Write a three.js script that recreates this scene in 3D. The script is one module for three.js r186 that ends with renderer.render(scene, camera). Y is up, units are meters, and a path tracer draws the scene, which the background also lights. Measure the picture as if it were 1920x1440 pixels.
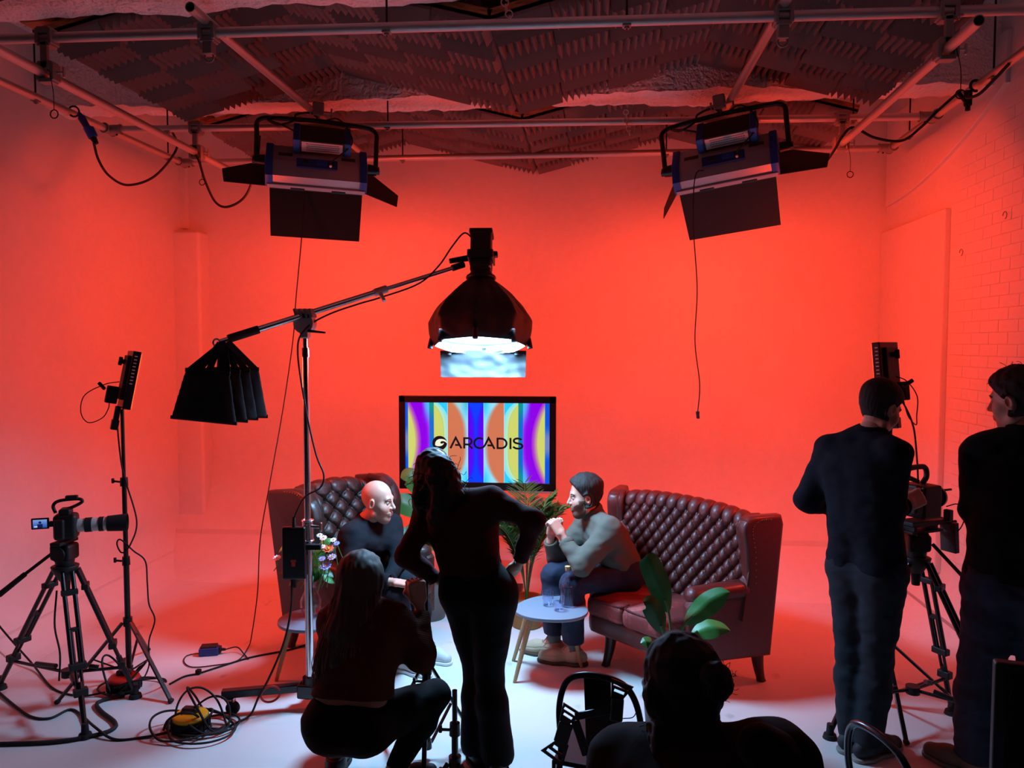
import * as THREE from 'three';
import { RoundedBoxGeometry } from 'three/addons/geometries/RoundedBoxGeometry.js';
import { RectAreaLightUniformsLib } from 'three/addons/lights/RectAreaLightUniformsLib.js';
import * as BGU from 'three/addons/utils/BufferGeometryUtils.js';
import { ImprovedNoise } from 'three/addons/math/ImprovedNoise.js';

// ---------------------------------------------------------------- camera, light, exposure
const scene = new THREE.Scene();
scene.background = new THREE.Color(0x000000);
const camera = new THREE.PerspectiveCamera(53.13, 4 / 3, 0.05, 60);
camera.position.set(0, 2.0, 0);
camera.rotation.set(-0.05204, 0.10708, 0, 'YXZ');
scene.add(camera);
const renderer = new THREE.WebGLRenderer({ antialias: true });
renderer.toneMapping = THREE.LinearToneMapping;
renderer.toneMappingExposure = 1.2;
renderer.shadowMap.enabled = true;
RectAreaLightUniformsLib.init();
const RED = new THREE.Color().setRGB(1, 0.050, 0.015);       // the two panels overhead and the two on stands
const COOL = new THREE.Color().setRGB(0.31, 0.64, 1.0);      // the softbox
const RED_PANEL = 118, RED_SMALL = 125, SOFT = 150;

// ---------------------------------------------------------------- helpers
const V = (x, y, z) => new THREE.Vector3(x, y, z);
const perlin = new ImprovedNoise();
const N3 = (x, y, z) => perlin.noise(x, y, z);
let seed = 12345;
const rnd = () => { seed = (seed * 1664525 + 1013904223) >>> 0; return seed / 4294967296; };
const rr = (a, b) => a + (b - a) * rnd();
const lerp = (a, b, t) => a + (b - a) * t;
const clamp = (x, a = 0, b = 1) => Math.max(a, Math.min(b, x));
const sst = (a, b, x) => { const t = clamp((x - a) / (b - a)); return t * t * (3 - 2 * t); };
const taken = {};
function numbered(name) {
  if (!(name in taken)) { taken[name] = 0; return name; }
  taken[name]++; return name + '_' + String(taken[name]).padStart(3, '0');
}
function mesh(name, geo, mat, parent = scene) {
  const m = new THREE.Mesh(Array.isArray(geo) ? merge(geo) : geo, mat);
  m.name = parent === scene ? numbered(name) : name;
  m.castShadow = m.receiveShadow = true;
  parent.add(m); return m;
}
function tag(o, label, category, group) {
  o.userData.label = label; o.userData.category = category;
  if (group) o.userData.group = group;
  return o;
}
function thing(name, label, category, pos = [0, 0, 0], turn = 0, group) {
  const o = new THREE.Group(); o.name = numbered(name); scene.add(o);
  o.position.set(...pos); o.rotation.y = turn; return tag(o, label, category, group);
}
const struct = (name, geo, mat) => { const m = mesh(name, geo, mat); m.userData.kind = 'structure'; return m; };
function dup(root, label, pos, turn) {
  const r = root.clone(); r.name = numbered(root.name.replace(/_\d+$/, '')); scene.add(r);
  r.userData = { ...root.userData, label };
  if (pos) r.position.set(...pos); if (turn !== undefined) r.rotation.y = turn; return r;
}
function merge(list) {
  const out = list.map(g => {
    let h = g.index ? g.toNonIndexed() : g;
    for (const k of Object.keys(h.attributes)) if (!['position', 'normal', 'uv'].includes(k)) h.deleteAttribute(k);
    if (!h.attributes.normal) h.computeVertexNormals();
    if (!h.attributes.uv) h.setAttribute('uv', new THREE.BufferAttribute(new Float32Array(h.attributes.position.count * 2), 2));
    h.morphAttributes = {}; return h;
  });
  return out.length === 1 ? out[0] : BGU.mergeGeometries(out);
}
const creased = (g, a = 0.6) => BGU.toCreasedNormals(g, a);
function boxUV(g, s = 1) {                        // uv in metres by dominant normal
  const p = g.attributes.position, n = g.attributes.normal, uv = new Float32Array(p.count * 2);
  for (let i = 0; i < p.count; i++) {
    const ax = Math.abs(n.getX(i)), ay = Math.abs(n.getY(i)), az = Math.abs(n.getZ(i));
    let u, v;
    if (ay >= ax && ay >= az) { u = p.getX(i); v = p.getZ(i); } else if (ax >= az) { u = p.getZ(i); v = p.getY(i); } else { u = p.getX(i); v = p.getY(i); }
    uv[2 * i] = u * s; uv[2 * i + 1] = v * s;
  }
  g.setAttribute('uv', new THREE.BufferAttribute(uv, 2)); return g;
}
function bx(w, h, d, x = 0, y = 0, z = 0, r = 0, rot) {
  let g = r > 0 ? new RoundedBoxGeometry(w, h, d, 2, Math.min(r, w / 2.01, h / 2.01, d / 2.01)) : new THREE.BoxGeometry(w, h, d);
  g = g.index ? g.toNonIndexed() : g;
  boxUV(g);
  if (rot) g.applyMatrix4(new THREE.Matrix4().makeRotationFromEuler(new THREE.Euler(...rot)));
  g.translate(x, y, z); return g;
}
function rod(a, b, r1, r2 = r1, seg = 14, open = false) {
  const A = V(...a), B = V(...b), d = B.clone().sub(A), L = d.length();
  const g = new THREE.CylinderGeometry(r2, r1, L, seg, 1, open);
  g.applyQuaternion(new THREE.Quaternion().setFromUnitVectors(V(0, 1, 0), d.normalize()));
  const m = A.add(B).multiplyScalar(0.5); g.translate(m.x, m.y, m.z); return g;
}
function bar(a, b, w, h, up = [0, 1, 0], r = 0) {    // rectangular bar from a to b, w sideways, h along up
  const A = V(...a), B = V(...b), z = B.clone().sub(A), L = z.length(); z.normalize();
  let x = V(...up).cross(z); if (x.lengthSq() < 1e-6) x = V(1, 0, 0).cross(z); x.normalize(); const y = z.clone().cross(x);
  const g = bx(w, h, L, 0, 0, 0, r);
  g.applyMatrix4(new THREE.Matrix4().makeBasis(x, y, z)); const m = A.add(B).multiplyScalar(0.5); g.translate(m.x, m.y, m.z); return g;
}
const curve = (pts, closed = false, t = 0.5) => new THREE.CatmullRomCurve3(pts.map(p => V(...p)), closed, 'catmullrom', t);
const tube = (pts, r, seg = 0, rad = 7, closed = false) => new THREE.TubeGeometry(curve(pts, closed), seg || pts.length * 8, r, rad, closed);
const lathe = (pts, seg = 32) => new THREE.LatheGeometry(pts.map(p => new THREE.Vector2(p[0], p[1])), seg);
const sph = (r, x = 0, y = 0, z = 0, sx = 1, sy = 1, sz = 1, w = 18, h = 12) => { const g = new THREE.SphereGeometry(r, w, h); g.scale(sx, sy, sz); g.translate(x, y, z); return g; };
const tor = (R, r, x = 0, y = 0, z = 0, rot = [0, 0, 0], arc = Math.PI * 2, seg = 32) => {
  const g = new THREE.TorusGeometry(R, r, 8, seg, arc); g.applyMatrix4(new THREE.Matrix4().makeRotationFromEuler(new THREE.Euler(...rot))); g.translate(x, y, z); return g;
};
const poly = pts => new THREE.Shape(pts.map(p => new THREE.Vector2(p[0], p[1])));
function extr(shape, depth, bevel = 0, seg = 8) {
  return new THREE.ExtrudeGeometry(shape, { depth, bevelEnabled: bevel > 0, bevelSize: bevel, bevelThickness: bevel, bevelSegments: 2, curveSegments: seg });
}
const xf = (g, pos = [0, 0, 0], rot = [0, 0, 0], order = 'XYZ') => { g.applyMatrix4(new THREE.Matrix4().makeRotationFromEuler(new THREE.Euler(...rot, order))); g.translate(...pos); return g; };
// a plate between four 3-D corners with thickness
function plate(c, t) {
  const [A, B, C, D] = c.map(p => V(...p)); const n = B.clone().sub(A).cross(D.clone().sub(A)).normalize().multiplyScalar(t / 2);
  const q = [A, B, C, D].map(p => p.clone().add(n)), w = [A, B, C, D].map(p => p.clone().sub(n)); const pos = [];
  const quad = (a, b, c, d) => { for (const p of [a, b, c, a, c, d]) pos.push(p.x, p.y, p.z); };
  quad(...q); quad(w[3], w[2], w[1], w[0]);
  for (let i = 0; i < 4; i++) { const j = (i + 1) % 4; quad(q[i], w[i], w[j], q[j]); }
  const g = new THREE.BufferGeometry(); g.setAttribute('position', new THREE.Float32BufferAttribute(pos, 3)); g.computeVertexNormals(); return boxUV(g);
}
// grid surface from a function (u,v)->[x,y,z]
function surf(fn, nu, nv) {
  const pos = [], uv = [], idx = [];
  for (let j = 0; j <= nv; j++) for (let i = 0; i <= nu; i++) { pos.push(...fn(i / nu, j / nv)); uv.push(i / nu, j / nv); }
  for (let j = 0; j < nv; j++) for (let i = 0; i < nu; i++) { const a = j * (nu + 1) + i, b = a + 1, c = a + nu + 1, d = c + 1; idx.push(a, b, d, a, d, c); }
  const g = new THREE.BufferGeometry(); g.setAttribute('position', new THREE.Float32BufferAttribute(pos, 3)); g.setAttribute('uv', new THREE.Float32BufferAttribute(uv, 2)); g.setIndex(idx); g.computeVertexNormals(); return g;
}

// ---------------------------------------------------------------- signed distance figures
function nets(f, lo, hi, c) {                       // surface nets with shared vertices, normals from the field
  const nx = Math.ceil((hi[0] - lo[0]) / c) + 1, ny = Math.ceil((hi[1] - lo[1]) / c) + 1, nz = Math.ceil((hi[2] - lo[2]) / c) + 1;
  const F = new Float32Array(nx * ny * nz), at = (i, j, k) => i + nx * (j + ny * k);
  const S = 4;                                       // coarse blocks first: skip blocks far from the surface
  for (let k0 = 0; k0 < nz; k0 += S) for (let j0 = 0; j0 < ny; j0 += S) for (let i0 = 0; i0 < nx; i0 += S) {
    const m = f(lo[0] + (i0 + S / 2) * c, lo[1] + (j0 + S / 2) * c, lo[2] + (k0 + S / 2) * c), far = Math.abs(m) > S * c * 1.6 + 0.02;
    for (let k = k0; k < Math.min(nz, k0 + S); k++) for (let j = j0; j < Math.min(ny, j0 + S); j++) for (let i = i0; i < Math.min(nx, i0 + S); i++)
      F[at(i, j, k)] = far ? m : f(lo[0] + i * c, lo[1] + j * c, lo[2] + k * c);
  }
  const id = new Int32Array(nx * ny * nz).fill(-1), pos = [], idx = [];
  for (let k = 0; k < nz - 1; k++) for (let j = 0; j < ny - 1; j++) for (let i = 0; i < nx - 1; i++) {
    let n = 0, sx = 0, sy = 0, sz = 0, neg = 0;
    const v = [];
    for (let q = 0; q < 8; q++) { const w = F[at(i + (q & 1), j + (q >> 1 & 1), k + (q >> 2))]; v.push(w); if (w < 0) neg++; }
    if (neg === 0 || neg === 8) continue;
    for (let q = 0; q < 8; q++) for (let a = 0; a < 3; a++) {
      if (q >> a & 1) continue; const r = q | 1 << a; if ((v[q] < 0) === (v[r] < 0)) continue;
      const t = v[q] / (v[q] - v[r]); const e = [q & 1, q >> 1 & 1, q >> 2]; e[a] += t; sx += e[0]; sy += e[1]; sz += e[2]; n++;
    }
    id[at(i, j, k)] = pos.length / 3; pos.push(lo[0] + (i + sx / n) * c, lo[1] + (j + sy / n) * c, lo[2] + (k + sz / n) * c);
  }
  const q4 = (a, b, cc, d, flip) => { if (a < 0 || b < 0 || cc < 0 || d < 0) return; flip ? idx.push(a, d, cc, a, cc, b) : idx.push(a, b, cc, a, cc, d); };
  for (let k = 1; k < nz - 1; k++) for (let j = 1; j < ny - 1; j++) for (let i = 1; i < nx - 1; i++) {
    const s = F[at(i, j, k)] < 0;
    if (s !== F[at(i + 1, j, k)] < 0) q4(id[at(i, j - 1, k - 1)], id[at(i, j, k - 1)], id[at(i, j, k)], id[at(i, j - 1, k)], !s);
    if (s !== F[at(i, j + 1, k)] < 0) q4(id[at(i - 1, j, k - 1)], id[at(i - 1, j, k)], id[at(i, j, k)], id[at(i, j, k - 1)], !s);
    if (s !== F[at(i, j, k + 1)] < 0) q4(id[at(i - 1, j - 1, k)], id[at(i, j - 1, k)], id[at(i, j, k)], id[at(i - 1, j, k)], !s);
  }
  const P = pos.length / 3, nor = new Float32Array(P * 3), uv = new Float32Array(P * 2), e = c * 0.6;
  for (let p = 0; p < P; p++) {
    const x = pos[3 * p], y = pos[3 * p + 1], z = pos[3 * p + 2];
    let gx = f(x + e, y, z) - f(x - e, y, z), gy = f(x, y + e, z) - f(x, y - e, z), gz = f(x, y, z + e) - f(x, y, z - e); const l = Math.hypot(gx, gy, gz) || 1;
    nor[3 * p] = gx / l; nor[3 * p + 1] = gy / l; nor[3 * p + 2] = gz / l; uv[2 * p] = x + z; uv[2 * p + 1] = y + 0.3 * (x - z);
  }
  const g = new THREE.BufferGeometry();
  g.setAttribute('position', new THREE.Float32BufferAttribute(pos, 3)); g.setAttribute('normal', new THREE.BufferAttribute(nor, 3)); g.setAttribute('uv', new THREE.BufferAttribute(uv, 2)); g.setIndex(idx);
  return g;
}
// tapered capsule distance; b = [ax,ay,az,ra, bx,by,bz,rb]
function cap(b) {
  const [ax, ay, az, ra, bx_, by, bz, rb] = b, dx = bx_ - ax, dy = by - ay, dz = bz - az, L2 = dx * dx + dy * dy + dz * dz || 1e-9;
  return (x, y, z) => { const px = x - ax, py = y - ay, pz = z - az; const t = clamp((px * dx + py * dy + pz * dz) / L2); return Math.hypot(px - dx * t, py - dy * t, pz - dz * t) - (ra + (rb - ra) * t); };
}
// ellipsoid (approximate distance), optional euler turn
function ell(c, r, rot) {
  const m = rot ? new THREE.Matrix4().makeRotationFromEuler(new THREE.Euler(...rot)).invert().elements : null;
  return (x, y, z) => {
    let px = x - c[0], py = y - c[1], pz = z - c[2];
    if (m) { const a = m[0] * px + m[4] * py + m[8] * pz, b = m[1] * px + m[5] * py + m[9] * pz, d = m[2] * px + m[6] * py + m[10] * pz; px = a; py = b; pz = d; }
    const k0 = Math.hypot(px / r[0], py / r[1], pz / r[2]), k1 = Math.hypot(px / (r[0] * r[0]), py / (r[1] * r[1]), pz / (r[2] * r[2]));
    return k1 < 1e-9 ? -Math.min(...r) : k0 * (k0 - 1) / k1;
  };
}
const smin = (a, b, k) => { const h = Math.max(k - Math.abs(a - b), 0) / k; return Math.min(a, b) - h * h * k * 0.25; };
const smax = (a, b, k) => -smin(-a, -b, k);
// join a list of fields smoothly
const join = (fs, k = 0.03) => (x, y, z) => { let d = fs[0](x, y, z); for (let i = 1; i < fs.length; i++) d = smin(d, fs[i](x, y, z), k); return d; };
function bounds(pts, pad) {
  const lo = [1e9, 1e9, 1e9], hi = [-1e9, -1e9, -1e9];
  for (const p of pts) for (let a = 0; a < 3; a++) { lo[a] = Math.min(lo[a], p[a] - pad); hi[a] = Math.max(hi[a], p[a] + pad); }
  return [lo, hi];
}

// ---------------------------------------------------------------- textures (grain, stain, weave)
function hash2(i, j, s) { let h = (i * 374761393 + j * 668265263 + s * 974711) | 0; h = Math.imul(h ^ (h >>> 13), 1274126177); return ((h ^ (h >>> 16)) >>> 0) / 4294967296; }
function pnoise(u, v, per, s) {                     // tileable value noise, u,v in 0..1
  const x = u * per, y = v * per, i = Math.floor(x), j = Math.floor(y), fx = x - i, fy = y - j, a = fx * fx * (3 - 2 * fx), b = fy * fy * (3 - 2 * fy), m = k => ((k % per) + per) % per;
  return lerp(lerp(hash2(m(i), m(j), s), hash2(m(i + 1), m(j), s), a), lerp(hash2(m(i), m(j + 1), s), hash2(m(i + 1), m(j + 1), s), a), b);
}
function fbm(u, v, per, oct, s) { let t = 0, a = 0.5, n = 0; for (let o = 0; o < oct; o++) { t += a * pnoise(u, v, per << o, s + o * 17); n += a; a *= 0.5; } return t / n; }
function tex(size, fn, color = false, rep = 1, rep2 = rep) {  // fn(u,v) -> grey 0..1 or [r,g,b] sRGB 0..255
  const d = new Uint8Array(size * size * 4);
  for (let j = 0; j < size; j++) for (let i = 0; i < size; i++) {
    const r = fn(i / size, j / size), k = 4 * (j * size + i);
    if (Array.isArray(r)) { d[k] = clamp(r[0], 0, 255); d[k + 1] = clamp(r[1], 0, 255); d[k + 2] = clamp(r[2], 0, 255); } else d[k] = d[k + 1] = d[k + 2] = clamp(r * 255, 0, 255);
    d[k + 3] = 255;
  }
  const t = new THREE.DataTexture(d, size, size, THREE.RGBAFormat); t.magFilter = THREE.LinearFilter; t.minFilter = THREE.LinearMipmapLinearFilter; t.generateMipmaps = true;
  t.wrapS = t.wrapT = THREE.RepeatWrapping; t.repeat.set(rep, rep2); if (color) t.colorSpace = THREE.SRGBColorSpace; t.needsUpdate = true; return t;
}
const std = o => new THREE.MeshStandardMaterial(o);
const phy = o => new THREE.MeshPhysicalMaterial(o);
const T = {
  plaster: tex(512, (u, v) => 0.5 * fbm(u, v, 8, 5, 3) + 0.5 * fbm(u, v, 48, 3, 9), false, 0.7),
  spray: tex(512, (u, v) => { const a = fbm(u, v, 24, 4, 5); return 0.75 * Math.abs(a - 0.5) * 2.4 + 0.25 * fbm(u, v, 6, 3, 8); }, false, 1.1),
  paint: tex(1024, (u, v) => { const a = fbm(u, v, 5, 6, 31), s = fbm(u, v, 60, 3, 37); const g = 222 + 12 * (a - 0.5) + 6 * (s - 0.5); return [g, g - 1, g - 3]; }, true, 0.35),
  floor: tex(1024, (u, v) => {
    const a = fbm(u, v, 6, 6, 51), b = fbm(u, v, 14, 4, 57), c = pnoise(u + 0.02 * a, v * 0.3, 90, 61); let g = 214 + 16 * (a - 0.5) - 26 * sst(0.72, 0.85, b) * sst(0.4, 0.8, c); return [g, g - 2, g - 3];
  }, true, 0.4),
  leather: tex(512, (u, v) => { let m = 9, m2 = 9; const n = 40, x = u * n, y = v * n; for (let j = -1; j < 2; j++) for (let i = -1; i < 2; i++) { const ci = Math.floor(x) + i, cj = Math.floor(y) + j, w = k => ((k % n) + n) % n; const d = Math.hypot(ci + hash2(w(ci), w(cj), 1) - x, cj + hash2(w(ci), w(cj), 2) - y); if (d < m) { m2 = m; m = d; } else if (d < m2) m2 = d; } return clamp((m2 - m) * 2.2); }, false, 5),
  weave: tex(256, (u, v) => 0.5 + 0.25 * Math.sin(u * 64 * Math.PI * 2) * Math.sin(v * 64 * Math.PI * 2) + 0.3 * (fbm(u, v, 16, 4, 71) - 0.5), false, 6),
  knit: tex(512, (u, v) => { const x = u * 40, y = v * 40; return 0.5 + 0.35 * Math.cos((x % 1 - 0.5) * 5) * Math.sin((y + Math.abs(x % 1 - 0.5)) * Math.PI * 2) * 0.6 + 0.4 * (fbm(u, v, 40, 3, 77) - 0.5); }, false, 3),
  fine: tex(256, (u, v) => fbm(u, v, 32, 3, 81), false, 8),
  wood: tex(512, (u, v) => { const g = fbm(u * 0.25, v, 24, 4, 91), r = Math.sin((v * 18 + 2.5 * fbm(u, v, 4, 3, 92)) * 6.28), k = 0.85 + 0.18 * (g - 0.5) + 0.06 * r; return [200 * k, 160 * k, 108 * k]; }, true, 2),
  timber: tex(256, (u, v) => { const k = 0.8 + 0.5 * (fbm(u * 0.2, v, 30, 4, 95) - 0.3); return [176 * k, 118 * k, 74 * k]; }, true, 3),
  denim: tex(256, (u, v) => { const t = Math.sin((u + v) * 90 * 6.28) * 6, a = fbm(u, v, 10, 4, 101), k = 0.8 + 0.5 * a; return [34 * k + t * 0.4, 44 * k + t * 0.5, 66 * k + t]; }, true, 4),
  wornred: tex(512, (u, v) => { const a = fbm(u, v, 6, 5, 111), b = fbm(u, v, 60, 3, 112), w = sst(0.5, 0.75, a * 0.7 + b * 0.3); return [lerp(118, 168, w), lerp(44, 84, w), lerp(41, 78, w)]; }, true, 1.6),
};
const clone = (t, a, b = a) => { const c = t.clone(); c.repeat.set(a, b); c.needsUpdate = true; return c; };
const M = {
  wall: std({ color: 0xf2f0ee, map: T.paint, roughness: 0.85, bumpMap: T.plaster, bumpScale: 0.002 }),
  brickPaint: std({ color: 0xf2f0ee, map: T.paint, roughness: 0.85, bumpMap: T.plaster, bumpScale: 0.006 }),
  floor: std({ color: 0xf4f2f0, map: T.floor, roughness: 0.62, bumpMap: T.plaster, bumpScale: 0.0006 }),
  spray: std({ color: 0xe6e2de, roughness: 0.95, bumpMap: T.spray, bumpScale: 0.02 }),
  drape: std({ color: 0x0b0b0c, roughness: 1 }),
  foam: std({ color: 0x7d706c, roughness: 0.97, bumpMap: T.fine, bumpScale: 0.001 }),
  foam2: std({ color: 0x786b67, roughness: 0.97, bumpMap: T.fine, bumpScale: 0.001 }),
  timber: std({ map: T.timber, roughness: 0.8 }),
  steel: std({ color: 0xb9b7b4, metalness: 0.85, roughness: 0.42, bumpMap: T.fine, bumpScale: 0.0004 }),
  castIron: std({ color: 0x8d8a88, metalness: 0.7, roughness: 0.55 }),
  chrome: std({ color: 0xd8d8da, metalness: 1, roughness: 0.16 }),
  darkSteel: std({ color: 0x2a2a2c, metalness: 0.8, roughness: 0.4 }),
  black: std({ color: 0x0c0c0d, roughness: 0.55 }),
  blackSatin: std({ color: 0x101012, roughness: 0.32 }),
  blackMatte: std({ color: 0x08080a, roughness: 0.9 }),
  rubber: std({ color: 0x0a0a0b, roughness: 0.75 }),
  barn: std({ color: 0x141415, roughness: 0.6 }),
  silver: std({ color: 0xa9abb0, metalness: 0.35, roughness: 0.45 }),
  white: std({ color: 0xe6e6e6, roughness: 0.5 }),
  blue: std({ color: 0x1b4fae, roughness: 0.45 }),
  blueDark: std({ color: 0x142f73, roughness: 0.5 }),
  greyBox: std({ color: 0x2c2c2f, roughness: 0.6 }),
  yellow: std({ color: 0xd9a514, roughness: 0.5 }),
  orange: std({ color: 0xc8321e, roughness: 0.5 }),
  redPlastic: std({ color: 0xb01c14, roughness: 0.45 }),
};

// ================================================================ the room
const XL = -3.9, XR = 2.5, ZB = -7.0, YC = 4.15;
{ // floor slab
  const g = bx(12, 0.3, 15.6, -0.7, -0.15, 0.5); struct('floor', g, M.floor);
}
// a wall with a cove at its foot: profile in (a,y) with a = distance into the room from the face
function coveProfile(R, top, thick, lip = 0) {
  const p = [[-thick, -0.02], [R + 0.02, -0.02], [R, 0.001]];
  for (let i = 1; i <= 28; i++) { const t = i / 28 * Math.PI / 2; p.push([R - R * Math.sin(t), R - R * Math.cos(t)]); }
  p.push([0, top], [-thick, top]); return p;
}
{
  // back wall, extruded along x
  const R = 0.95, L = XR - XL + 0.6, s = poly(coveProfile(R, YC, 0.3));
  let g = creased(extr(s, L), 0.5);
  // local (a,y,len) -> world: a -> +z, len -> -x
  g.applyMatrix4(new THREE.Matrix4().makeBasis(V(0, 0, 1), V(0, 1, 0), V(-1, 0, 0))); g.translate(XR + 0.3, 0, ZB);
  struct('wall_back', boxUV(g), M.wall);
}
{
  const R = 0.4, Ln = 4.2, s = poly(coveProfile(R, YC, 0.3));
  let g = creased(extr(s, Ln), 0.5);                        // a -> +x, len -> +z
  g.applyMatrix4(new THREE.Matrix4().makeBasis(V(1, 0, 0), V(0, 1, 0), V(0, 0, 1))); g.translate(XL, 0, ZB);
  struct('wall_left', boxUV(g), M.wall);
  g = creased(extr(poly(coveProfile(0.4, YC, 0.3)), Ln), 0.5);   // a -> -x, len -> -z
  g.applyMatrix4(new THREE.Matrix4().makeBasis(V(-1, 0, 0), V(0, 1, 0), V(0, 0, -1))); g.translate(XR, 0, ZB + Ln);
  const wr = struct('wall_right', boxUV(g), M.brickPaint);
  // smooth rendered return beside the corner, 3 m high
  mesh('render_panel', bx(0.05, 2.62, 1.22, XR - 0.02, 0.34 + 1.31, -6.39, 0.012), M.wall, wr);
  // the rendered band that sweeps up under the ceiling
  const band = []; for (let i = 0; i <= 20; i++) { const t = i / 20; band.push([lerp(-6.95, -5.05, t), 3.18 + 0.38 * t * t + 0.03 * t]); }
  const sh = poly([...band, [-5.05, 3.9], [-6.95, 3.9]]);
  g = extr(sh, 0.03, 0.006); g.applyMatrix4(new THREE.Matrix4().makeBasis(V(0, 0, 1), V(0, 1, 0), V(-1, 0, 0))); g.translate(XR + 0.005, 0, 0);
  mesh('render_band', boxUV(g), M.brickPaint, wr);
  // painted bricks showing through between the return and the frame edge
  const bg = [0, 1, 2, 3].map(i => { const b = bx(0.024, 0.0735, 0.2255, 0, 0, 0, 0.003); b.rotateX((i - 1.5) * 0.004); return b; });
  const rest = []; let n = 0;
  for (let c = 0; c < 43; c++) for (let k = 0; k < 12; k++) {
    const y = 0.45 + c * 0.0755, z = -5.66 + k * 0.228 + (c % 2) * 0.114; if (z > -2.95) continue;
    const zb = clamp((z + 6.95) / 1.9); if (z < -5.0 && y > 3.08 + 0.38 * zb * zb) continue;
    const x = XR + 0.0098 - 0.0012 * hash2(c, k, 4), vis = z < -4.05 && y > 0.9;
    if (vis && n < 300) { const m = mesh('brick', bg[(c * 7 + k) % 4], M.brickPaint, wr); m.position.set(x, y, z); n++; }
    else { const b = bg[(c + k) % 4].clone(); b.translate(x, y, z); rest.push(b); }
  }
  const st = mesh('brick_field', rest, M.brickPaint, wr); st.userData.kind = 'stuff';
  // small hooks and stains
  for (const [y, z] of [[2.78, -5.0], [2.62, -5.55]]) mesh('wall_hook', tor(0.022, 0.003, XR - 0.03, y, z, [0, Math.PI / 2, 0], 4.5, 14), M.castIron, wr);
}
{ // dark end of the studio behind the camera
  const t = 0.2, zf = 4.5, z0 = ZB + 4.2, zm = (zf + z0) / 2, L = zf - z0;
  struct('wall_front', [bx(t, YC, L, XL - 0.5, YC / 2, zm), bx(t, YC, L, XR + 1.6, YC / 2, zm), bx(XR - XL + 2.5, YC, t, (XL + XR + 1.1) / 2, YC / 2, zf), bx(0.7, YC, t, XL - 0.3, YC / 2, z0 + 0.05), bx(1.8, YC, t, XR + 0.95, YC / 2, z0 + 0.05)], M.drape);
  struct('ceiling', bx(12, 0.2, 12.2, -0.7, YC + 0.1, -1.2), M.spray);
}
// sprayed concrete beams across the ceiling, lumpy lower edges
function beam(name, z0, z1, y) {
  const g = new THREE.BoxGeometry(XR - XL + 0.2, YC - y, z1 - z0, 160, 10, 8), p = g.attributes.position;
  g.translate((XL + XR) / 2, (YC + y) / 2, (z0 + z1) / 2);
  for (let i = 0; i < p.count; i++) {
    const x = p.getX(i), yy = p.getY(i), z = p.getZ(i), n = N3(x * 2.2, yy * 3, z * 3) * 0.02 + N3(x * 11, yy * 11, z * 11) * 0.011 + N3(x * 27, yy * 27, z * 27) * 0.006;
    const low = yy < y + 0.02 ? 1 : 0;
    p.setY(i, yy + (low ? n * 1.3 + 0.025 * N3(x * 0.9, 3, 1) - 0.008 * x : 0)); p.setZ(i, z + n * 0.8);
  }
  g.computeVertexNormals(); return struct(name, boxUV(g.toNonIndexed()), M.spray);
}
beam('trim_1', -3.78, -3.44, 3.66);
beam('trim_2', -5.45, -5.17, 3.65);
beam('trim_3', -2.1, -1.76, 3.66);
{ // pier in the far left corner, top rounded
  const g = bx(0.3, 3.05, 0.22, XL + 0.1, 1.525, -6.93, 0.03); struct('trim_4', g, M.wall);
  struct('trim_5', bx(0.06, 0.62, 0.06, XL + 0.03, 3.4, -6.97), M.wall);
}
// ---------------------------------------------------------------- folded boards of wedge foam between the beams
function wedgeTile(w, d, n, along) {                // ridges run along z (along=1) or x; base at y=0, ridges point down
  const pos = [], t = 0.016, h = 0.07, q = (...v) => { for (const i of [0, 1, 2, 0, 2, 3]) pos.push(...v[i]); }, tri = (a, b, c) => pos.push(...a, ...b, ...c);
  const L = along ? d : w, W = (along ? w : d) / n, X0 = -(along ? w : d) / 2, P = (a, y, b) => along ? [a, y, b] : [b, y, -a];
  for (let i = 0; i < n; i++) {
    const a = X0 + i * W, b = a + W, m = (a + b) / 2, z0 = -L / 2, z1 = L / 2;
    q(P(a, -t, z0), P(a, -t, z1), P(m, -h, z1), P(m, -h, z0)); q(P(m, -h, z0), P(m, -h, z1), P(b, -t, z1), P(b, -t, z0));
    tri(P(a, -t, z1), P(b, -t, z1), P(m, -h, z1)); tri(P(b, -t, z0), P(a, -t, z0), P(m, -h, z0));
  }
  q(P(X0, 0, -L / 2), P(X0, 0, L / 2), P(X0, -t, L / 2), P(X0, -t, -L / 2)); q(P(-X0, -t, -L / 2), P(-X0, -t, L / 2), P(-X0, 0, L / 2), P(-X0, 0, -L / 2));
  q(P(X0, 0, L / 2), P(-X0, 0, L / 2), P(-X0, -t, L / 2), P(X0, -t, L / 2)); q(P(X0, -t, -L / 2), P(-X0, -t, -L / 2), P(-X0, 0, -L / 2), P(X0, 0, -L / 2));
  const g = new THREE.BufferGeometry(); g.setAttribute('position', new THREE.Float32BufferAttribute(pos, 3)); g.computeVertexNormals(); return boxUV(g);
}
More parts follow.
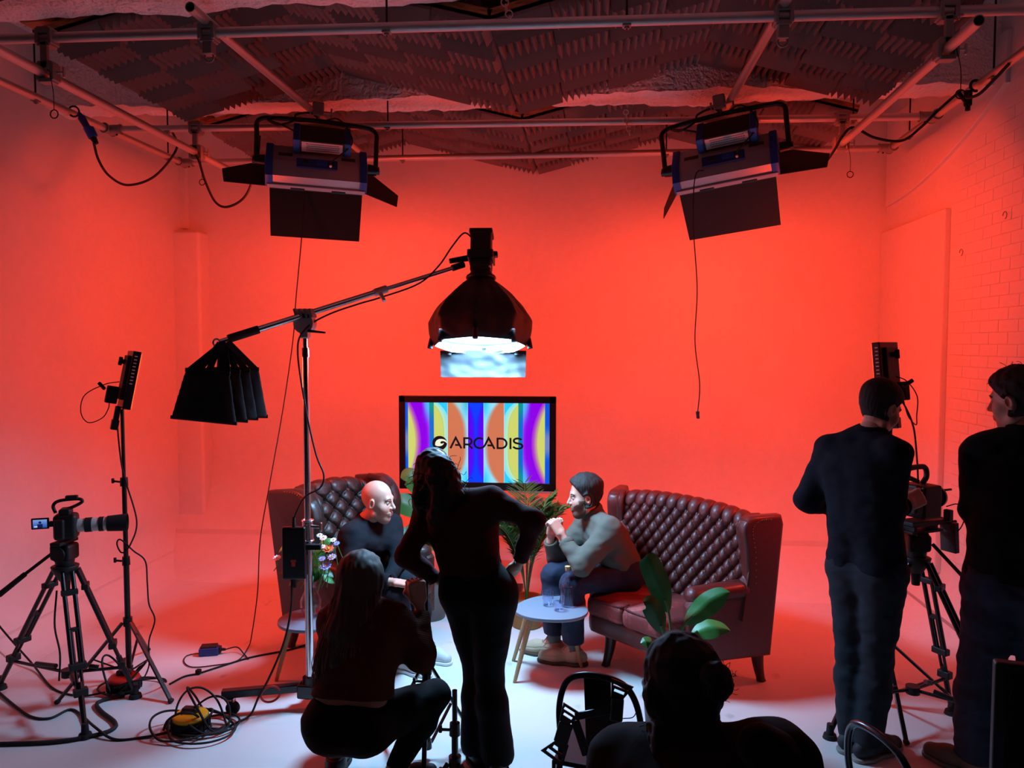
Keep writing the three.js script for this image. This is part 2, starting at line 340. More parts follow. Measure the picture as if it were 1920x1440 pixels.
function foamBoard(x0, y0, x1, y1, z0, z1, rows, label) {
  const L = Math.hypot(x1 - x0, y1 - y0), a = Math.atan2(y1 - y0, x1 - x0), D = z1 - z0;
  const t = thing('acoustic_panel', label, 'acoustic panel', [(x0 + x1) / 2, (y0 + y1) / 2, (z0 + z1) / 2], 0, 'folded foam boards under the ceiling'); t.rotation.z = a;
  mesh('backing_board', bx(L, 0.018, D, 0, 0.014, 0), M.timber, t);
  mesh('batten', bx(L, 0.05, 0.03, 0, 0.03, D / 2 - 0.015), M.timber, t); mesh('batten', bx(L, 0.05, 0.03, 0, 0.03, -D / 2 + 0.015), M.timber, t);
  const cols = 4, w = L / cols, d = D / rows, gA = wedgeTile(w - 0.004, d - 0.003, 7, 1), gB = wedgeTile(w - 0.004, d - 0.003, 4, 0);
  for (let c = 0; c < cols; c++) for (let r = 0; r < rows; r++) {
    const m = mesh('foam_tile', (c + r) % 2 ? gA : gB, hash2(c, r, 7) > 0.5 ? M.foam : M.foam2, t);
    m.position.set(-L / 2 + (c + 0.5) * w, 0.004 + 0.006 * (hash2(c, r, 9) - 0.5), -D / 2 + (r + 0.5) * d);
  }
}
const FX = [-2.85, -1.68, -0.52, 0.65, 1.76], FY = [3.6, 3.88, 3.575, 3.865, 3.56];
const bayName = ['between the two beams', 'beyond the second beam'];
const side = ['far left', 'left of the central fold', 'right of the central fold', 'far right'];
for (let b = 0; b < 2; b++) for (let i = 0; i < 4; i++)
  foamBoard(FX[i], FY[i], FX[i + 1], FY[i + 1], b ? -6.96 : -5.16, b ? -5.5 : -3.8, b ? 8 : 7, `dark wedge foam board ${side[i]}, ${bayName[b]}`);
foamBoard(FX[0] - 0.15, FY[0], FX[1], FY[1], -3.4, -2.2, 6, 'dark wedge foam board cut off by the top left corner of the picture');
{ // timber packers the boards hang from
  for (const [x, y, z, w, d, l] of [[-2.9, 3.73, -3.86, 0.2, 0.1, 'orange timber packer at the near left corner of the foam boards'], [-0.5, 3.74, -3.86, 0.14, 0.1, 'timber packer above the central fold under the near beam'], [-2.93, 3.645, -5.56, 0.2, 0.06, 'timber packer at the left corner of the rear foam boards'], [-0.52, 3.68, -5.56, 0.14, 0.06, 'timber packer at the central fold of the rear foam boards'], [1.8, 3.66, -3.86, 0.22, 0.1, 'timber packer at the near right corner of the foam boards']])
    tag(mesh('timber_packer', bx(w, 0.1, d, x, y, z, 0.004), M.timber), l, 'timber block', 'packers of the foam boards');
}
// ---------------------------------------------------------------- scaffold tubes
const TR = 0.0242;
function scaff(a, b, label, openEnd = 0) {
  const A = V(...a), B = V(...b), n = B.clone().sub(A).normalize(), g = [];
  g.push(rod(a, b, TR, TR, 20, true), rod(a, b, TR - 0.004, TR - 0.004, 20, true));
  const q = new THREE.Quaternion().setFromUnitVectors(V(0, 0, 1), n);
  for (const P of [A, B]) { const r = new THREE.RingGeometry(TR - 0.004, TR, 20); r.applyQuaternion(q); r.translate(P.x, P.y, P.z); g.push(r); }
  const bevel = mesh('scaffold_tube', g, M.steel); return tag(bevel, label, 'tube', 'tubes of the lighting grid');
}
scaff([-3.88, 3.5, -3.54], [2.48, 3.5, -3.775], 'steel cross tube nearest the camera spanning the whole frame');
scaff([-3.37, 3.5, -5.135], [2.16, 3.5, -5.42], 'steel cross tube passing just behind the two hanging panel lights');
scaff([-3.4, 3.5, -6.117], [2.25, 3.5, -6.243], 'rearmost steel cross tube in front of the red back wall');
scaff([-3.375, 3.5, -2.9], [-3.405, 3.5, -6.117], 'steel tube running along the left wall');
scaff([2.14, 3.5, -2.9], [2.25, 3.5, -6.243], 'steel tube running along the right brick wall');
scaff([-2.66, 3.33, -2.6], [-2.79, 3.33, -5.75], 'lower steel tube on the left slung under the cross tubes');
scaff([1.565, 3.33, -3.42], [1.63, 3.33, -5.55], 'lower steel tube on the right with its black open end showing');
scaff([-1.86, 3.549, -3.44], [-1.885, 3.549, -6.05], 'steel tube carrying the left panel light, open end over the near tube');
scaff([0.85, 3.549, -3.2], [0.85, 3.549, -5.75], 'steel tube carrying the right panel light');
function tee(p, dx, label) {                         // tee fitting where a cross tube meets a wall tube
  const t = thing('tube_tee', label, 'pipe fitting', p, 0, 'tee fittings of the grid');
  mesh('collar', [rod([0, 0, -0.05], [0, 0, 0.05], 0.032, 0.032, 18), tor(0.032, 0.005, 0, 0, -0.05), tor(0.032, 0.005, 0, 0, 0.05)], M.castIron, t);
  mesh('socket', [rod([0, 0, 0], [0.09 * dx, 0, 0], 0.032, 0.032, 18), tor(0.032, 0.005, 0.09 * dx, 0, 0, [0, Math.PI / 2, 0])], M.castIron, t);
  mesh('grub_screw', rod([0.06 * dx, -0.02, 0], [0.06 * dx, -0.042, 0], 0.006), M.darkSteel, t);
}
tee([-3.395, 3.5, -5.135], 1, 'tee fitting on the left wall tube in front'); tee([-3.405, 3.5, -6.117], 1, 'tee fitting in the far left corner of the tube grid');
tee([2.22, 3.5, -5.42], -1, 'tee fitting on the right wall tube in front'); tee([2.25, 3.5, -6.243], -1, 'tee fitting in the far right corner of the tube grid');
// threaded hanger rods
const hang = [[-3.02, -3.575, 3.5, 'beside the near left clamp'], [-0.99, -3.645, 3.5, 'left of the middle of the near tube'], [0.14, -3.69, 3.5, 'right of the middle of the near tube'], [1.62, -3.745, 3.5, 'beside the near right clamp'],
  [-3.39, -4.42, 3.5, 'on the left wall tube'], [2.19, -4.6, 3.5, 'on the right wall tube'], [-2.97, -5.155, 3.5, 'left end of the second cross tube'], [-1.42, -5.235, 3.5, 'right of the left panel light on the second tube'], [1.7, -5.4, 3.5, 'right end of the second cross tube'],
  [-3.4, -5.9, 3.5, 'far end of the left wall tube'], [2.23, -5.85, 3.5, 'far end of the right wall tube'], [-1.55, -6.16, 3.5, 'right of the left panel light on the rear tube'], [0.55, -6.2, 3.5, 'left of the right panel light on the rear tube']];
for (const [x, z, y, w] of hang) {
  const t = thing('hanger_rod', 'thin hanger rod ' + w, 'hanger rod', [x, y - 0.04, z], 0, 'hanger rods');
  mesh('rod', rod([0, 0, 0], [0, (z < -5.1 && z > -5.5 || z > -3.8 && z < -3.4 ? 3.67 : YC) - y + 0.04, 0], 0.0055, 0.0055, 8), M.darkSteel, t);
  mesh('nut', [rod([0, 0.003, 0], [0, 0.016, 0], 0.013, 0.013, 6), bx(0.04, 0.006, 0.04, 0, 0.016, 0)], M.castIron, t);
}
// swivel clamps
function clampOn(p, drop, label, ring) {            // grips a tube at p, its lower half holds another tube drop metres below
  const t = thing('tube_clamp', label, 'clamp', p, 0, 'grid clamps');
  mesh('upper_jaw', [bx(0.07, 0.03, 0.07, 0, 0.03, 0, 0.006), bx(0.02, 0.075, 0.07, -0.033, 0, 0, 0.005), bx(0.02, 0.075, 0.07, 0.033, 0, 0, 0.005), bx(0.07, 0.024, 0.06, 0, -0.036, 0, 0.005)], M.castIron, t);
  if (drop > 0) {
    mesh('drop_bar', bx(0.036, drop - 0.02, 0.02, 0, -drop / 2 - 0.01, 0.02, 0.003), M.castIron, t);
    mesh('lower_jaw', [bx(0.075, 0.04, 0.06, 0, -drop + 0.032, 0, 0.006), bx(0.022, 0.085, 0.06, -0.037, -drop, 0, 0.006), bx(0.022, 0.085, 0.06, 0.037, -drop, 0, 0.006), bx(0.07, 0.02, 0.055, 0, -drop - 0.04, 0, 0.004)], M.castIron, t);
  } else mesh('lower_jaw', [bx(0.05, 0.06, 0.05, 0, -0.075, 0, 0.006), tor(0.022, 0.005, 0, -0.115, 0)], M.castIron, t);
  mesh('wing_bolt', [rod([0.04, -drop, 0], [0.085, -drop, 0], 0.006), bx(0.008, 0.05, 0.016, 0.085, -drop, 0, 0.003)], M.steel, t);
  if (ring) mesh('safety_wire', [tube([[0.03, -drop, 0.03], [0.05, -drop - 0.1, 0.035], [0.052, -drop - 0.19, 0.035]], 0.002, 14, 5), tor(0.02, 0.003, 0.052, -drop - 0.21, 0.035)], M.darkSteel, t);
}
clampOn([-2.68, 3.5, -3.585], 0.17, 'clamp with drop bar at the near left crossing of the tubes', true);
clampOn([1.575, 3.5, -3.742], 0.17, 'clamp with drop bar at the near right crossing of the tubes', true);
clampOn([-2.765, 3.5, -5.166], 0.17, 'clamp with drop bar at the far left crossing beside the panel light', true);
clampOn([1.622, 3.5, -5.39], 0.17, 'clamp with drop bar at the far right crossing beside the panel light', true);
clampOn([-1.862, 3.5, -3.615], 0, 'clamp hanging under the near tube on the left');
clampOn([0.85, 3.5, -3.715], 0, 'clamp hanging under the near tube on the right');
for (const [x, z, y, l] of [[-0.43, -3.68, 3.66, 'small chain loop hanging from the near beam'], [0.2, -5.285, 3.55, 'loose chain links looped over the second cross tube']]) {
  const t = thing('chain', l, 'chain', [x, y - 0.1, z], 0);
  for (let k = 0; k < 6; k++) mesh('link', tor(0.017, 0.0035, 0.006 * (k % 2) + (k > 3 ? 0.02 : 0), 0.1 - k * 0.027, 0, [0, k % 2 ? 1.5 : 0.2, 0], Math.PI * 2, 14), M.steel, t);
}

// ================================================================ lights
const glowRed = std({ color: 0x200000, emissive: RED, emissiveIntensity: 4 });
const glowWhite = std({ color: 0xffffff, emissive: COOL, emissiveIntensity: 6, roughness: 0.9 });
const perf = (() => {                                // perforated pale strip on the ballast
  const c = document.createElement('canvas'); c.width = 256; c.height = 64; const x = c.getContext('2d'); x.fillStyle = '#d8d6d4'; x.fillRect(0, 0, 256, 64); x.fillStyle = '#3a3636';
  for (let r = 0; r < 4; r++) for (let i = 0; i < 26; i++) { x.beginPath(); x.ellipse(30 + i * 8 + (r % 2) * 4, 12 + r * 13, 2.4, 4.4, 0.4, 0, 7); x.fill(); }
  const t = new THREE.CanvasTexture(c); t.colorSpace = THREE.SRGBColorSpace; return std({ map: t, roughness: 0.5 });
})();
function area(parent, color, intensity, w, h, pos, rot = [0, 0, 0]) {
  const l = new THREE.RectAreaLight(color, intensity, w, h); l.position.set(...pos); l.rotation.set(...rot); l.castShadow = true; parent.add(l); return l;
}
// an overhead LED panel with barn doors; it shines along local -z
function panelLight(pos, yaw, pitch, roll, doors, label, mirror) {
  const t = thing('panel_light', label, 'studio light', pos, 0, 'hanging panel lights'); t.rotation.set(-pitch, yaw, roll, 'YXZ');
  const W = 0.59, prof = poly([[-0.155, -0.05], [-0.155, 0.02], [-0.06, 0.075], [0.09, 0.085], [0.155, 0.03], [0.155, -0.05]]);   // (y,z)
  let g = extr(prof, W, 0.004); g.applyMatrix4(new THREE.Matrix4().makeBasis(V(0, 1, 0), V(0, 0, 1), V(1, 0, 0))); g.translate(-W / 2, 0, 0);
  const body = mesh('housing', creased(g, 0.5), M.silver, t);
  for (const s of [-1, 1]) {
    const e = extr(prof, 0.035, 0.006); e.applyMatrix4(new THREE.Matrix4().makeBasis(V(0, 1, 0), V(0, 0, 1), V(1, 0, 0))); e.scale(1, 1.03, 1.08); e.translate(s * (W / 2 + 0.004) - 0.0175, 0, 0);
    mesh('end_cap', creased(e, 0.5), M.blue, t);
    mesh('pivot_knob', [rod([s * 0.33, 0.02, 0.01], [s * 0.39, 0.02, 0.01], 0.04, 0.034, 18), rod([s * 0.39, 0.02, 0.01], [s * 0.405, 0.02, 0.01], 0.02)], M.blackSatin, t);
    mesh('vent_grille', bx(0.09, 0.075, 0.006, s * 0.2, 0.02, 0.081, 0.002, [-0.07, 0, 0]), M.greyBox, t);
  }
  mesh('rim', [bx(W + 0.03, 0.03, 0.03, 0, -0.16, -0.05, 0.005), bx(W + 0.03, 0.03, 0.03, 0, 0.16, -0.05, 0.005), bx(0.03, 0.32, 0.03, -W / 2, 0, -0.05, 0.005), bx(0.03, 0.32, 0.03, W / 2, 0, -0.05, 0.005)], M.silver, t);
  const cp = mesh('control_panel', bx(0.26, 0.065, 0.02, 0.0, -0.075, 0.075, 0.004, [0.52, 0, 0]), M.blueDark, t);
  mesh('display', bx(0.07, 0.035, 0.006, 0.03, -0.072, 0.088, 0.001, [0.52, 0, 0]), M.blue, cp);
  mesh('socket', [bx(0.035, 0.03, 0.02, -0.07, -0.072, 0.084, 0.003, [0.52, 0, 0]), bx(0.02, 0.02, 0.02, 0.1, -0.09, 0.08, 0.003, [0.52, 0, 0])], M.blackSatin, cp);
  mesh('status_lamp', sph(0.009, 0.085, -0.098, 0.085), M.white, cp);
  // ballast box riding on top of the housing
  const bal = mesh('ballast', bx(0.34, 0.2, 0.09, 0.03, 0.12, 0.14, 0.008), M.greyBox, t);
  const pl = new THREE.PlaneGeometry(0.26, 0.07); pl.rotateX(Math.PI / 2); pl.translate(0.03, 0.0188, 0.14); mesh('perforated_strip', pl, perf, bal);
  for (const s of [-1, 1]) mesh('corner_guard', bx(0.045, 0.212, 0.1, 0.03 + s * 0.163, 0.12, 0.14, 0.008), M.blue, bal);
  // yoke
  const yk = []; const R = 0.385, H = 0.28, P = (x, y) => [x, 0.02 + y * Math.cos(pitch) , 0.01 + y * Math.sin(pitch) * 1.0];
  for (const [x, y] of [[-R, 0], [-R, H * 0.6], [-R, H * 0.85], [-R + 0.03, H * 0.96], [-R + 0.1, H], [0, H + 0.01], [R - 0.1, H], [R - 0.03, H * 0.96], [R, H * 0.85], [R, H * 0.6], [R, 0]]) yk.push(P(x, y));
  mesh('yoke', [tube(yk, 0.016, 80, 10), bx(0.05, 0.06, 0.03, ...P(-R, 0.0), 0.005), bx(0.05, 0.06, 0.03, ...P(R, 0.0), 0.005)], M.blackSatin, t);
  const top = P(0, H + 0.01);
  const tz = V(...top), up = V(0, Math.cos(pitch), Math.sin(pitch)).multiplyScalar(0.115);
  mesh('hook_clamp', [rod(top, tz.clone().add(up).toArray(), 0.012), xf(bx(0.075, 0.09, 0.06, 0, 0.075, 0, 0.008), top, [pitch, 0, 0]), xf(bx(0.13, 0.012, 0.02, 0.02, 0.055, 0.02, 0.003), top, [pitch, 0, 0]), xf(bx(0.012, 0.06, 0.012, 0.085, 0.055, 0.02, 0.003), top, [pitch, 0, 0]), xf(bx(0.012, 0.05, 0.012, -0.05, 0.055, 0.02, 0.003), top, [pitch, 0, 0])], M.castIron, t);
  // emitting face and its light
  mesh('diffuser', bx(W - 0.02, 0.29, 0.006, 0, 0, -0.052), glowRed, t);
  area(t, RED, RED_PANEL, W - 0.02, 0.29, [0, 0, -0.06]);
  // barn doors
  const zr = -0.065;
  const [bd, ld, rd, td] = doors, hw = W / 2;
  const low = a => [0, -Math.sin(a), -Math.cos(a)];
  const dn = low(bd), LD = 0.31;
  mesh('barn_door', plate([[-hw, -0.165, zr], [hw, -0.165, zr], [hw - 0.01, -0.165 + dn[1] * LD, zr + dn[2] * LD], [-hw + 0.01, -0.165 + dn[1] * LD, zr + dn[2] * LD]], 0.004), M.barn, t);
  mesh('barn_door', plate([[-hw, 0.165, zr], [hw, 0.165, zr], [hw - 0.01, 0.165 + Math.sin(td) * LD, zr - Math.cos(td) * LD], [-hw + 0.01, 0.165 + Math.sin(td) * LD, zr - Math.cos(td) * LD]], 0.004), M.barn, t);
  for (const [s, a] of [[-1, ld], [1, rd]]) {
    const x = s * (hw + 0.02), dx = s * Math.sin(a) * 0.31, dz = -Math.cos(a) * 0.31;
    mesh('barn_door', plate([[x, -0.155, zr], [x, 0.155, zr], [x + dx, 0.13, zr + dz], [x + dx * 0.92, -0.03, zr + dz * 0.92]], 0.004), M.barn, t);
  }
  mesh('door_hinge', [bx(W, 0.012, 0.014, 0, -0.168, zr, 0.004), bx(0.09, 0.022, 0.02, -0.12, -0.168, zr + 0.004, 0.004), bx(0.09, 0.022, 0.02, 0.14, -0.168, zr + 0.004, 0.004)], M.blackSatin, t);
  // cable loops tied to the yoke
  mesh('tied_cable', [tube([P(-0.3, 0.27), [-0.33, 0.22, 0.2], [-0.25, 0.12, 0.22], [-0.15, 0.16, 0.24], [-0.14, 0.22, 0.25], [-0.05, 0.24, 0.26], P(0.02, 0.29)], 0.007, 60), tube([P(0.03, 0.29), [0.12, 0.24, 0.24], [0.19, 0.18, 0.21], [0.22, 0.06, 0.17], [0.13, -0.05, 0.13], [0.08, -0.08, 0.1]], 0.005, 50), tube([P(-0.05, 0.29), [-0.2, 0.25, 0.2], [-0.3, 0.17, 0.22], [-0.22, 0.1, 0.23], [-0.15, 0.1, 0.2]], 0.006, 50)], M.rubber, t);
  return t;
}
panelLight([-1.84, 3.165, -5.0], 0.4, 0.8, -0.05, [0.6, 1.3, 0.95, 0.6], 'hanging LED panel light with barn doors on the left, blue end caps');
panelLight([0.82, 3.15, -5.06], -0.42, 0.8, 0.17, [0.3, 0.55, 1.25, 0.6], 'hanging LED panel light with barn doors on the right, tilted toward the corner');

// ---------------------------------------------------------------- slim LED panels on stands
function lightStand(p, h, legs, collar, label, extras) {
  const t = thing('light_stand', label, 'light stand', [p[0], 0, p[1]], 0, 'black light stands');
  mesh('pole', [rod([0, 0.06, 0], [0, h * 0.45, 0], 0.0165), rod([0, h * 0.45, 0], [0, h * 0.74, 0], 0.0135), rod([0, h * 0.74, 0], [0, h, 0], 0.0105)], M.blackSatin, t);
  for (const y of [0.45, 0.74]) mesh('lock_collar', [rod([0, h * y - 0.03, 0], [0, h * y + 0.02, 0], 0.023, 0.021, 16), rod([-0.02, h * y - 0.005, 0.01], [-0.05, h * y, 0.02], 0.006), bx(0.014, 0.03, 0.014, -0.055, h * y + 0.003, 0.022, 0.004)], M.blackSatin, t);
  mesh('leg_collar', rod([0, collar - 0.025, 0], [0, collar + 0.025, 0], 0.026, 0.026, 16), M.blackSatin, t); mesh('leg_collar', rod([0, 0.05, 0], [0, 0.09, 0], 0.024, 0.024, 16), M.blackSatin, t);
  for (const [x, z] of legs) {
    const L = Math.hypot(x, z), ux = x / L, uz = z / L;
    const leg = mesh('leg', bar([ux * 0.03, collar, uz * 0.03], [x, 0.012, z], 0.022, 0.014, [0, 1, 0], 0.003), M.blackSatin, t);
    const m = 0.5; mesh('brace', bar([ux * 0.025, 0.07, uz * 0.025], [x * m, collar * (1 - m) + 0.01, z * m], 0.014, 0.008), M.blackSatin, leg);
    mesh('rubber_foot', xf(sph(0.016, 0, 0, 0, 1, 0.8, 1.3, 10, 8), [x, 0.013, z]), M.rubber, leg);
  }
  return t;
}
lightStand([-2.74, -4.2], 1.62, [[-0.22, 0.32], [0.4, 0.24], [-0.14, -0.42]], 0.36, 'tall thin black light stand beside the telephoto camera');
lightStand([1.6, -4.35], 1.68, [[-0.04, 0.42], [0.42, 0.16], [-0.1, -0.42]], 0.36, 'black light stand behind the camera operator at the right');
lightStand([-0.795, -3.55], 0.86, [[-0.24, -0.1], [0.2, -0.2], [0.05, 0.3]], 0.44, 'short black light stand between the crouching and the standing woman');
lightStand([-0.556, -3.0], 0.6, [[-0.22, 0.12], [0.2, 0.14], [0.0, -0.24]], 0.3, 'short black stand with thick collar in front of the standing woman leg');
function ledPanel(p, yaw, tilt, label) {             // shines along local -z
  const t = thing('led_panel', label, 'led light', p, 0, 'slim led panels on stands'); t.rotation.set(tilt, yaw, 0, 'YXZ');
  mesh('housing', bx(0.2, 0.34, 0.045, 0, 0, 0, 0.006), M.blackSatin, t);
  mesh('back_plate', bx(0.12, 0.26, 0.02, 0, 0.01, 0.03, 0.004), M.greyBox, t);
  mesh('diffuser', bx(0.185, 0.325, 0.004, 0, 0, -0.0235), glowRed, t);
  area(t, RED, RED_SMALL, 0.18, 0.32, [0, 0, -0.03]);
  for (const s of [-1, 1]) for (let i = 0; i < 9; i++) mesh('vent_slot', bx(0.004, 0.006, 0.016, s * 0.1, 0.14 - i * 0.02, 0.004), M.white, t);
  mesh('knob', [rod([0, 0.1, 0.035], [0, 0.1, 0.06], 0.014, 0.014), bx(0.02, 0.05, 0.02, 0, 0.1, 0.065, 0.005)], M.rubber, t);
  mesh('power_box', bx(0.055, 0.1, 0.06, 0, -0.1, 0.075, 0.006), M.blackMatte, t);
  mesh('mount_bracket', [bx(0.03, 0.1, 0.03, 0, -0.21, 0.03, 0.004), bx(0.04, 0.06, 0.04, 0, -0.27, 0.03, 0.005), rod([-0.02, -0.27, 0.03], [-0.055, -0.275, 0.03], 0.008), bx(0.014, 0.06, 0.02, -0.06, -0.275, 0.03, 0.006)], M.blackSatin, t);
  mesh('power_lead', [tube([[0, -0.02, 0.05], [-0.03, -0.05, 0.12], [-0.1, -0.13, 0.2], [-0.12, -0.23, 0.2], [-0.05, -0.28, 0.16], [0.0, -0.24, 0.1], [0.01, -0.18, 0.08], [0, -0.15, 0.08]], 0.003, 60, 5), xf(bx(0.02, 0.06, 0.02, 0, 0, 0, 0.006), [-0.04, -0.06, 0.13], [0.9, 0, -0.6])], M.rubber, t);
  return t;
}
ledPanel([-2.71, 1.79, -4.23], -0.85, -0.2, 'slim black LED panel on the tall stand by the left wall, seen edge on');
ledPanel([1.585, 1.84, -4.38], 0.75, -0.1, 'slim black LED panel above the head of the camera operator');

// ---------------------------------------------------------------- softbox hung from the boom
{
  const t = thing('softbox', 'black octagonal softbox shining down over the two seated men', 'softbox', [-0.685, 2.395, -4.62]); t.rotation.set(-0.2, 0.06, 0.0, 'YXZ');
  // cloth shell: eight gores, each slightly hollow between the ribs
  const prof = s => { const P = [[0.065, 0], [0.135, -0.05], [0.205, -0.115], [0.262, -0.178], [0.305, -0.25], [0.312, -0.3], [0.296, -0.38], [0.275, -0.415]]; const f = s * (P.length - 1), i = Math.min(P.length - 2, Math.floor(f)), k = f - i; const p = (j) => P[clamp(j, 0, P.length - 1)]; const cr = (a) => { const p0 = p(i - 1)[a], p1 = p(i)[a], p2 = p(i + 1)[a], p3 = p(i + 2)[a]; return 0.5 * (2 * p1 + (p2 - p0) * k + (2 * p0 - 5 * p1 + 4 * p2 - p3) * k * k + (3 * p1 - p0 - 3 * p2 + p3) * k * k * k); }; return [cr(0), cr(1)]; };
  const shell = (off) => surf((u, v) => { const a = u * Math.PI * 2, [r, y] = prof(v), w = Math.abs(((u * 8) % 1) - 0.5) * 2, oc = Math.cos(Math.PI / 8) / Math.cos((((u * 8) % 1) - 0.5) * Math.PI / 4), n = N3(u * 30, v * 9, 2) * 0.006 * Math.sin(v * 3.1); const R = (r + off) * lerp(oc, 1, 0.25) + n - 0.012 * Math.sin(v * 3.1) * (1 - w); return [R * Math.sin(a), y, R * Math.cos(a)]; }, 96, 28);
  mesh('cloth_shell', creased(shell(0), 1.1), phy({ color: 0x08090c, roughness: 0.5 }), t);
  const inner = shell(-0.006); inner.index.array.reverse(); inner.computeVertexNormals(); mesh('silver_lining', inner, std({ color: 0xbfc4cc, roughness: 0.5, metalness: 0.2 }), t);
  const ring = mesh('rod_tip', [0, 1, 2, 3, 4, 5, 6, 7].map(i => { const a = i * Math.PI / 4; return rod([0.29 * Math.sin(a), -0.37, 0.29 * Math.cos(a)], [0.3 * Math.sin(a), -0.43, 0.3 * Math.cos(a)], 0.014, 0.016); }), M.rubber, t);
  const disc = new THREE.CircleGeometry(0.263, 40); disc.rotateX(Math.PI / 2); disc.translate(0, -0.352, 0); mesh('diffuser', disc, glowWhite, t);
  area(t, COOL, SOFT, 0.44, 0.44, [0, -0.358, 0], [-Math.PI / 2, 0, 0]);
  // skirt flap hanging on the far side
  const flap = surf((u, v) => { const x = lerp(-0.27, 0.27, u); return [x * (1 - 0.02 * v), -0.4 - 0.165 * v, -0.225 - 0.02 * Math.sin(v * 2) + 0.012 * N3(u * 7, v * 3, 5)]; }, 40, 10);
  const fl2 = flap.clone(); fl2.translate(0, 0, -0.004); fl2.index = flap.index.clone(); fl2.index.array.reverse(); fl2.computeVertexNormals();
  mesh('skirt_flap', [flap, fl2], std({ color: 0x0b0e12, roughness: 0.6 }), t);
  mesh('speed_ring', [tor(0.078, 0.014, 0, 0.004, 0, [Math.PI / 2, 0, 0]), rod([0, -0.005, 0], [0, 0.03, 0], 0.07, 0.07, 24)], M.darkSteel, t);
  // lamp head standing on the ring
  const head = mesh('lamp_head', [bx(0.125, 0.25, 0.13, 0, 0.155, 0, 0.012), bx(0.14, 0.03, 0.145, 0, 0.28, 0, 0.006)], M.black, t);
  for (let i = 0; i < 6; i++) mesh('cooling_fin', bx(0.128, 0.005, 0.134, 0, 0.07 + i * 0.014, 0, 0), M.greyBox, head);
  mesh('lamp_yoke', [bx(0.012, 0.05, 0.18, -0.072, 0.13, 0, 0.004), bx(0.012, 0.05, 0.18, 0.072, 0.13, 0, 0.004), bx(0.15, 0.05, 0.012, 0, 0.13, 0.09, 0.004), rod([-0.07, 0.13, 0], [-0.19, 0.1, 0.03], 0.02, 0.016), bx(0.03, 0.03, 0.05, 0.085, 0.15, 0, 0.006)], M.darkSteel, t);
  mesh('brass_pin', rod([0.06, 0.05, 0.07], [0.06, 0.05, 0.085], 0.007), M.chrome, t);
}
// ---------------------------------------------------------------- boom stand with casters
{
  const t = thing('boom_stand', 'chrome wheeled boom stand carrying the softbox on its long arm', 'boom stand', [-1.55, 0, -4.0]);
  mesh('column', [rod([0, 0.08, 0], [0, 0.98, 0], 0.0215, 0.0215, 18), rod([0, 0.98, 0], [0, 1.95, 0], 0.0175, 0.0175, 18), rod([0, 1.95, 0], [0, 2.12, 0], 0.014, 0.014, 18)], M.chrome, t);
  mesh('lock_collar', [rod([0, 0.93, 0], [0, 1.04, 0], 0.03, 0.03, 18), tor(0.03, 0.005, 0, 0.93, 0, [Math.PI / 2, 0, 0]), tor(0.03, 0.005, 0, 1.04, 0, [Math.PI / 2, 0, 0]), rod([0.02, 1.01, 0.01], [0.075, 1.01, 0.02], 0.009), bx(0.016, 0.05, 0.02, 0.08, 1.01, 0.02, 0.006)], M.chrome, t);
  mesh('lock_collar', [rod([0, 1.93, 0], [0, 1.98, 0], 0.023, 0.021, 18)], M.chrome, t);
  const d = V(0.8, 0.34, -0.65).normalize(), at = s => [d.x * s, 2.157 + d.y * s, d.z * s];
  const piv = mesh('pivot_head', [xf(rod([0, 0, -0.03], [0, 0, 0.03], 0.055, 0.055, 24), [0, 2.11, 0]), bx(0.1, 0.05, 0.06, 0, 2.15, 0, 0.014), bx(0.05, 0.1, 0.05, 0, 2.08, 0, 0.01)], M.steel, t);
  for (let i = 0; i < 4; i++) mesh('jaw_tooth', bx(0.014, 0.05, 0.07, -0.042 + i * 0.028, 2.165, 0, 0.004, [0, 0, 0.3]), M.castIron, piv);
  mesh('tilt_lever', rod([0.03, 2.07, 0.035], [0.13, 2.06, 0.05], 0.008, 0.005), M.darkSteel, piv);
  mesh('boom_arm', [rod(at(-0.38), at(0.5), 0.0165, 0.0165, 18), rod(at(0.45), at(1.0), 0.0125, 0.0125, 18)], M.chrome, t);
  mesh('boom_lock', [rod(at(0.42), at(0.5), 0.022, 0.022, 18), rod([at(0.46)[0], at(0.46)[1] - 0.01, at(0.46)[2] + 0.01], [at(0.46)[0] + 0.03, at(0.46)[1] - 0.06, at(0.46)[2] + 0.03], 0.012)], M.steel, t);
  mesh('foam_grip', rod(at(-0.42), at(-0.26), 0.022, 0.022, 16), M.rubber, t);
  mesh('end_hook', [rod(at(-0.465), at(-0.42), 0.012), tor(0.018, 0.005, ...at(-0.48))], M.chrome, t);
  mesh('tip_bracket', [rod(at(0.95), at(1.03), 0.02, 0.02, 16)], M.darkSteel, t);
  mesh('base_hub', [rod([0, 0.06, 0], [0, 0.17, 0], 0.045, 0.04, 20), bx(0.12, 0.08, 0.1, 0, 0.1, 0, 0.012)], M.blackSatin, t);
  for (const [x, z] of [[-0.44, 0.14], [0.4, 0.16], [0.02, -0.46]]) {
    const leg = mesh('base_leg', bar([0, 0.115, 0], [x, 0.115, z], 0.045, 0.042, [0, 1, 0], 0.005), M.blackSatin, t);
    const k = 0.9, c = [x * k, 0, z * k];
    mesh('caster_fork', [bx(0.05, 0.008, 0.05, c[0], 0.09, c[2]), bx(0.006, 0.05, 0.03, c[0] + 0.02, 0.065, c[2], 0, [0, 0, 0.2]), bx(0.006, 0.05, 0.03, c[0] - 0.012, 0.065, c[2], 0, [0, 0, 0.2]), rod([c[0], 0.09, c[2]], [c[0], 0.1, c[2]], 0.012)], M.chrome, leg);
    mesh('caster_wheel', rod([c[0] + 0.012, 0.036, c[2] - 0.008], [c[0] + 0.012, 0.036, c[2] + 0.016], 0.036, 0.036, 22), M.rubber, leg);
  }
}
